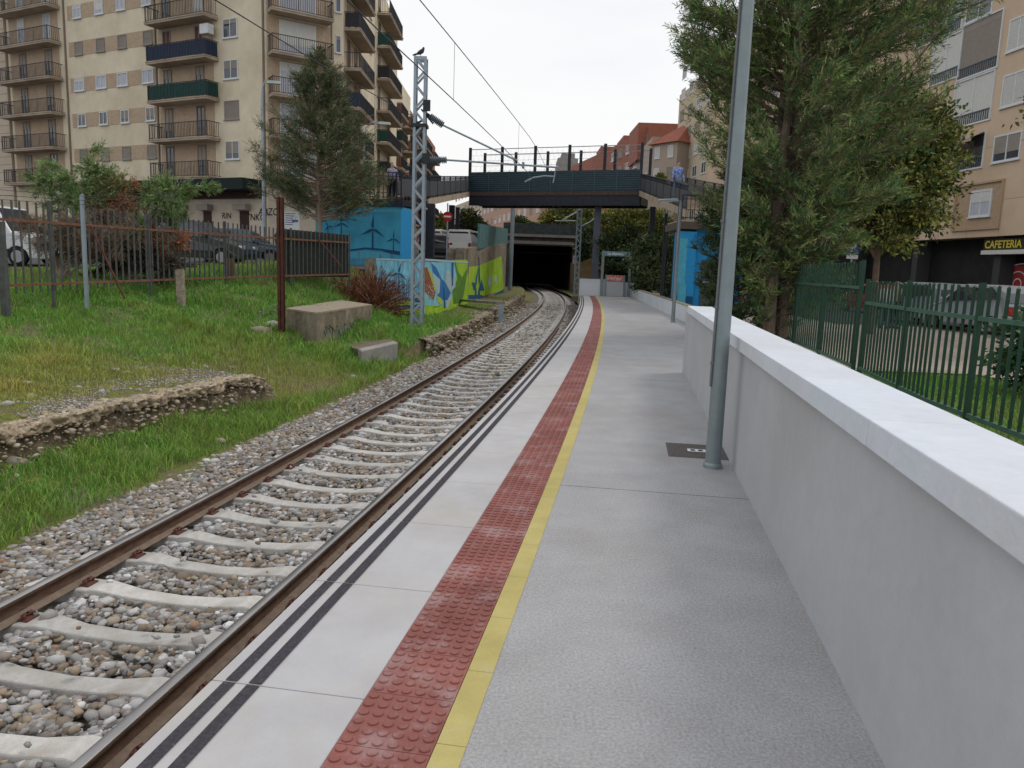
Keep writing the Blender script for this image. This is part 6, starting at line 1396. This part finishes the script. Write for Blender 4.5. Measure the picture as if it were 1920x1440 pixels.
# ================================================================== vehicles
M_tyre = mat('tyre', (.02, .02, .02), rough=.9); M_rim = mat('rim', (.30, .31, .32), rough=.35, metal=.7); M_cg = mat('car_glass', (.03, .035, .045), rough=.06, spec=.9); M_lampc = mat('headlight_glass', (.6, .62, .65), rough=.1); M_tail = mat('taillight_red', (.3, .015, .01), rough=.2); M_trim = mat('black_trim', (.02, .02, .02), rough=.6)
def car(loc, rz, colour, label, kind='hatch', cat='car', group=None):
    Ls = {'hatch': 4.1, 'van': 4.9, 'suv': 4.5}[kind]; W = {'hatch': 1.75, 'van': 1.95, 'suv': 1.85}[kind]; H = {'hatch': 1.48, 'van': 1.95, 'suv': 1.68}[kind]
    t = empty('parked_car' if kind != 'van' else 'parked_van', loc, rz, label, cat, group)
    m = mat('car_paint_%d_%d_%d' % tuple(int(c * 100) for c in colour), colour, rough=.28, var=.03, spec=.6)
    hl = Ls / 2; sb = .58 * H if kind != 'van' else .52 * H
    if kind == 'van': roof = [(hl - 1.55, H * .97), (hl - 1.9, H), (-hl + .25, H), (-hl + .06, H * .93)]; hood = [(hl, .45), (hl - .02, .72), (hl - .25, .92), (hl - .95, 1.06)]
    else: roof = [(hl - 1.85, H * .97), (hl - 2.2, H), (-hl + .9, H * .985), (-hl + .35, H * .86)]; hood = [(hl, .42), (hl - .03, .66), (hl - .3, .80), (hl - 1.15, sb + .04)]
    prof_ = [(-hl + .02, .30), (-hl, .62), (-hl + .05, sb + .05)] + list(reversed(roof)) + list(reversed(hood)) + [(hl - .05, .24)]
    # wheel arches along the bottom
    for cx_ in (hl - .82, -hl + .78):
        prof_ += [(cx_ + .38 * math.cos(a), .26 + .38 * math.sin(a)) for a in [0, .6, 1.2, 1.57, 1.95, 2.54, 3.14]]
    def hw(z): return W / 2 * (1 if z < sb else 1 - .20 * (z - sb) / (H - sb)) * (1 if z > .35 else .97)
    g = MB(); k = len(prof_)
    for s_ in (-1, 1):
        for (x, z) in prof_: g.v.append((x, s_ * hw(z), z))
    g.f.append(tuple(range(k))); g.f.append(tuple(range(k, 2 * k))[::-1]); g.m += [0, 0]
    for i in range(k): j = (i + 1) % k; g.f.append((i, j, k + j, k + i)); g.m.append(0)
    body = g.build('body', m, t, bevel=.03)
    # glass
    g = MB(); r0, r1, r2, r3 = roof
    fr = (hood[-1][0] - .05, hood[-1][1] + .03)
    for s_ in (-1, 1):
        side = [(fr[0] - .12, sb + .06), (r0[0] - .06, H * .93), (r2[0] + .05, H * .93), (r3[0] + (.10 if kind != 'van' else .2), sb + .12 + .12 * (kind != 'van'))]
        g.poly([(x, s_ * (hw(z) + .008), z) for x, z in side])
    f0, f1 = (fr[0], fr[1] + .02), (r0[0] + .03, r0[1] - .04)
    def lift(p, q, w0, w1): 
        d = Vector((q[0] - p[0], 0, q[1] - p[1])).normalized(); n_ = Vector((-d.z, 0, d.x)); n_ = n_ if n_.z > 0 else -n_
        a, b = Vector((p[0], 0, p[1])) + n_ * .012, Vector((q[0], 0, q[1])) + n_ * .012
        g.quad((a.x, -w0, a.z), (a.x, w0, a.z), (b.x, w1, b.z), (b.x, -w1, b.z))
    lift(f0, f1, hw(sb) * .93, hw(H) * .92); lift((r3[0] - .02, r3[1] - .03), (prof_[2][0] + .02, sb + .12), hw(H) * .92, hw(sb) * .9)
    g.build('windows', M_cg, t)
    g = MB()
    for s_ in (-1, 1):
        xp = (r0[0] + r2[0]) / 2; g.box(xp - .04, xp + .04, *sorted((s_ * (hw(H * .8) - .03), s_ * (hw(H * .8) + .03))), sb + .05, H * .93)
        g.box(-hl + .8, hl - .9, *sorted((s_ * (W / 2 - .02), s_ * (W / 2 + .015))), .48, .54)
    g.box(hl - .03, hl + .02, -.55, .55, .34, .46); g.build('trim', M_trim, t)
    for s_ in (-1, 1):
        g = MB(); g.box(hl - .22, hl - .02, *sorted((s_ * (W / 2 - .38), s_ * (W / 2 - .04))), .62, .76); g.build('headlight', M_lampc, t, bevel=.03)
        g = MB(); g.box(-hl - .015, -hl + .10, *sorted((s_ * (W / 2 - .22), s_ * (W / 2 - .02))), .68, .98); g.build('taillight', M_tail, t, bevel=.02)
        g = MB(); g.box(hl - 1.5, hl - 1.32, *sorted((s_ * (W / 2), s_ * (W / 2 + .2))), sb + .06, sb + .2); g.build('wing_mirror', m, t, bevel=.03)
        for cx_ in (hl - .82, -hl + .78):
            c0, c1 = Vector((cx_, s_ * (W / 2 - .22), .31)), Vector((cx_, s_ * (W / 2 - .01), .31)); g = MB(); g.tube([c0, c0.lerp(c1, .15), c0.lerp(c1, .85), c1], [.27, .31, .31, .27], 20); ty = g.build('wheel', M_tyre, t, smooth=True)
            g = MB(); g.tube([c1, c1 + Vector((0, s_ * .006, 0))], .20, 14); g.build('rim', M_rim, ty)
    return t
def cz(x, y): return float(street_z(x, y))
car((A(112, 480, 26).x - 2.45, 26, cz(0, 26) - .02), 0, (.62, .63, .65), 'white van parked behind the fence at the left edge', 'van', 'van')
car((A(455, 450, 30).x - 2.0, 30.2, 1.45), 0, (.035, .04, .045), 'dark parked car with pale roof behind the picket fence, right of the shrub', 'suv')
car((A(548, 450, 33.5).x - 2.0, 33.5, 1.5), R(3), (.05, .08, .13), 'dark blue parked car behind the fence near the notice board', 'hatch')
car((-24, 41, 1.85), R(-27), (.3, .31, .32), 'silver car parked before the cream block further left', 'hatch')
car((A(874, 450, 60).x, 60, 2.45), R(80), (.66, .66, .66), 'white van seen between the bridge columns', 'van', 'van')
car((A(835, 450, 62).x - .5, 62, 2.5), R(80), (.62, .62, .64), 'second pale van left of the white one under the bridge', 'van', 'van')
car((A(818, 450, 52).x, 52, 2.2), R(95), (.02, .02, .025), 'black car under the left bridge columns', 'hatch')
car((A(1640, 540, 40).x, 40, .04), R(97), (.32, .02, .02), 'red car parked beyond the taller green fence section', 'hatch')
car((A(1735, 540, 31.5).x, 31.5, .04), R(97), (.20, .23, .26), 'grey car parked before the dark shopfronts', 'suv')
car((A(1850, 540, 27.5).x, 27.5, .04), R(97), (.30, .32, .35), 'light grey car parked under the cafe sign', 'suv')
car((A(1790, 540, 36.5).x + 1, 37, .04), R(97), (.02, .022, .03), 'black car parked between the silver car and the cafe front', 'hatch')
# ================================================================== signs and street furniture
def disk(mb, c, r, y, n=24, mi=0, th=.02): mb.prism([(c[0] + r * math.cos(2 * math.pi * i / n), y, c[1] + r * math.sin(2 * math.pi * i / n)) for i in range(n)], (0, th, 0), mi)
M_pb = mat('sign_blue', (.03, .09, .38), rough=.4); M_sred = mat('sign_red', (.45, .02, .02), rough=.4)
p = A(1599, 470, 25); t = empty('parking_sign', (p.x, 25, 0), 0, 'blue square parking sign with white P beside the broadleaf tree', 'sign')
g = MB(); g.tube([(0, .03, 0), (0, .03, p.z + .2)], .03, 8); g.build('pole', M_galv, t)
g = MB(); g.box(-.2, .2, -.01, .01, p.z - .12, p.z + .26); sp_ = g.build('sign_plate', M_pb, t); v, f = text_geo('P', .36, .012); g = MB(); g.add(v, f, frame_mat((0, -.014, p.z + .08), (1, 0, 0), (0, 0, 1))); g.build('letter', M_wtext, sp_); g = MB(); g.box(-.18, .18, -.01, .01, p.z - .26, p.z - .14); g.build('sub_plate', M_wtext, t)
p = A(839, 406, 48); t = empty('no_entry_sign', (p.x, 48, 2), 0, 'round red no-entry sign with white bar under the left end of the footbridge', 'sign'); z = p.z - 2
g = MB(); g.tube([(0, .03, 0), (0, .03, z + .8)], .04, 8); g.build('pole', M_galv, t); g = MB(); disk(g, (0, z), .30, -.02); s_ = g.build('sign_plate', M_sred, t); g = MB(); g.box(-.22, .22, -.03, -.021, z - .05, z + .05); g.build('bar', M_wtext, s_)
p = A(547, 414, 31); t = empty('notice_board', (p.x, 31, 1.3), 0, 'white notice board with printed lines behind the rusty beam', 'notice board'); z = p.z - 1.3
g = MB(); g.box(-.32, .32, -.02, .02, z - .36, z + .36); b_ = g.build('panel', M_wf, t); g = MB()
for i in range(6): g.box(-.25, .15 - .05 * (i % 3), -.026, -.021, z + .26 - i * .085, z + .29 - i * .085)
g.box(.02, .26, -.027, -.021, z - .05, z + .05); g.build('print', mat('print_violet', (.12, .12, .25), rough=.6), b_)
for x in (-.28, .28):
    g = MB(); g.box(x - .03, x + .03, .021, .06, 0, z + .36); g.build('leg', M_galv, t)
p = A(505, 430, 32.5); t = empty('waste_container', (p.x, 36.5, 1.6), 0, 'dark green wheeled waste container behind the picket fence', 'waste container')
g = MB(); g.hexa([(-.75, -.45, .2), (.75, -.45, .2), (.75, .45, .2), (-.75, .45, .2)], [(-.9, -.55, 1.2), (.9, -.55, 1.2), (.9, .55, 1.2), (-.9, .55, 1.2)]); g.build('bin_body', mat('bin_green', (.03, .06, .05), rough=.6), t, bevel=.03); g = MB(); g.hexa([(-.93, -.58, 1.21), (.93, -.58, 1.21), (.93, .58, 1.21), (-.93, .58, 1.21)], [(-.8, -.4, 1.42), (.8, -.4, 1.42), (.8, .4, 1.42), (-.8, .4, 1.42)]); g.build('lid', M_trim, t, bevel=.02)
def street_light(px, py, Y, dx, label):
    p = A(px, py, Y); zb = cz(0, Y); t = empty('street_light', (p.x - dx, Y, zb), 0, label, 'street light'); H = p.z - zb; g = MB()
    g.tube([(0, 0, 0), (0, 0, H - .9), (dx * .12, 0, H - .3), (dx * .5, 0, H), (dx, 0, H)], [.09, .06, .045, .04, .035], 8); g.build('pole', M_galv, t); g = MB(); e = 1 if dx > 0 else -1; g.hexa([(dx - .1 * e, -.11, H - .1), (dx + .65 * e, -.13, H - .12), (dx + .65 * e, .13, H - .12), (dx - .1 * e, .11, H - .1)], [(dx, -.06, H + .06), (dx + .6 * e, -.06, H + .04), (dx + .6 * e, .06, H + .04), (dx, .06, H + .06)]); g.build('lamp_head', mat('lamp_head_pale', (.35, .40, .38), rough=.5), t, bevel=.02)
street_light(503, 153, 42, .35, 'curved street light rising in front of the corner of the cream block')
street_light(712, 230, 46, .9, 'street light with pale head over the left landing of the footbridge')
# ================================================================== people
def skin(name, V, E, Rr, m, parent, sub=1):
    me = bpy.data.meshes.new(name); me.from_pydata([tuple(v) for v in V], E, []); o = bpy.data.objects.new(name, me); COL.objects.link(o); o.parent = parent; me.materials.append(m)
    sk = o.modifiers.new('skin', 'SKIN'); sk.use_smooth_shade = True
    if not me.skin_vertices: bpy.context.view_layer.update()
    sv = me.skin_vertices[0].data
    for i, r in enumerate(Rr): sv[i].radius = (r, r) if not isinstance(r, tuple) else r
    sv[0].use_root = True; ss = o.modifiers.new('sub', 'SUBSURF'); ss.levels = sub; ss.render_levels = sub
    return o
M_skin = mat('skin_tone', (.42, .25, .18), rough=.6, var=.05)
def person(loc, rz, H, top, bottom, hair, label, walk=.12, armf=.15):
    t = empty('person', loc, rz, label, 'person'); k = H / 1.75
    sc_ = lambda L_: [Vector(v) * k for v in L_]
    V = sc_([(0, 0, .95), (0, 0, 1.15), (0, 0, 1.38), (0, 0, 1.50), (0, -.01, 1.60), (0, -.015, 1.70),
             (.18, 0, 1.40), (.24, armf * .3, 1.13), (.25, -armf, .90), (.25, -armf - .03, .80), (-.18, 0, 1.40), (-.24, -armf * .3, 1.13), (-.25, armf * .4 - .1, .90), (-.25, armf * .4 - .13, .80),
             (.09, 0, .90), (.10, -walk * .6, .50), (.10, -walk * .5, .09), (.10, -walk * .5 - .12, .04), (-.09, 0, .90), (-.10, walk * .3, .50), (-.10, walk, .10), (-.10, walk - .12, .04)])
    E = [(0, 1), (1, 2), (2, 3), (3, 4), (4, 5), (2, 6), (6, 7), (7, 8), (8, 9), (2, 10), (10, 11), (11, 12), (12, 13), (0, 14), (14, 15), (15, 16), (16, 17), (0, 18), (18, 19), (19, 20), (20, 21)]
    rr = [.14, .13, .15, .055, .085, .085, .06, .042, .034, .03, .06, .042, .034, .03, .085, .058, .04, .035, .085, .058, .04, .035]
    skin('body', V, E, [r * k for r in rr], M_skin, t)
    Vs = [V[0] - Vector((0, 0, .03)), V[1], V[2], V[3] - Vector((0, 0, .03)), V[6], V[7], V[8], V[10], V[11], V[12]]
    skin('jacket', Vs, [(0, 1), (1, 2), (2, 3), (2, 4), (4, 5), (5, 6), (2, 7), (7, 8), (8, 9)], [r * k for r in (.17, .155, .175, .07, .078, .06, .05, .078, .06, .05)], top, t)
    Vt = [V[0], V[14], V[15], V[16], V[18], V[19], V[20]]
    skin('trousers', Vt, [(0, 1), (1, 2), (2, 3), (0, 4), (4, 5), (5, 6)], [r * k for r in (.15, .105, .078, .062, .105, .078, .062)], bottom, t)
    skin('hair', [V[4] + Vector((0, .03, .04)) , V[5] + Vector((0, .015, .02))], [(0, 1)], [.088 * k, .085 * k], hair, t)
    g = MB()
    g.box(-.02 * k, .02 * k, -.115 * k, -.08 * k, 1.60 * k, 1.645 * k); 
    g.build('nose', M_skin, t, bevel=.006)
    for a in (16, 20):
        g = MB(); p = V[a]; g.box(p.x - .05, p.x + .05, p.y - .2, p.y + .08, 0, .09); g.build('shoe', M_trim, t, bevel=.02)
    return t
M_hg = mat('hair_grey', (.25, .24, .23), rough=.9); M_hd = mat('hair_dark', (.025, .018, .015), rough=.8)
M_vio = mat('cloth_violet_white', (.30, .26, .42), rough=.9, var=.45, scale=14); M_blkc = mat('cloth_black', (.015, .015, .018), rough=.9); M_blu = mat('cloth_blue', (.02, .06, .42), rough=.8, var=.5, scale=9, col2=(.25, .35, .6)); M_grn2 = mat('cloth_dark_green', (.03, .05, .04), rough=.9); M_jean = mat('cloth_jeans', (.12, .17, .25), rough=.9); M_wh = mat('cloth_white', (.5, .5, .5), rough=.9); M_tan = mat('cloth_tan', (.3, .22, .15), rough=.9)
p = A(735, 373, 36.7); person((p.x, 36.7, zl2), R(15), 1.72, M_vio, M_blkc, M_hg, 'person with violet and white top and black trousers standing on the left landing', walk=.02)
p = A(764, 365, 39); person((p.x, 38.9, zl2 + .08), R(60), 1.62, M_grn2, M_blkc, M_hd, 'person in dark green jacket on the left landing, half hidden by the mast', walk=.05)
p = A(1255, 380, 40.5); person((p.x + .35, 40.5, zr + .35 + (6.75 - zr) * (40.5 - 37) / 17), R(8), 1.95, M_blu, M_jean, M_hd, 'person in blue and white jacket coming down the right bridge stairs', walk=.1)
p = A(1662, 560, 28); person((p.x, 28, 0), R(170), 1.72, M_wh, M_jean, M_hd, 'person in pale top walking beyond the green fence, left of the pair', walk=.14)
p = A(1679, 560, 28.3); person((p.x, 28.3, 0), R(175), 1.75, M_tan, M_blkc, M_hg, 'person in tan top walking beyond the green fence, right of the pair', walk=.12)
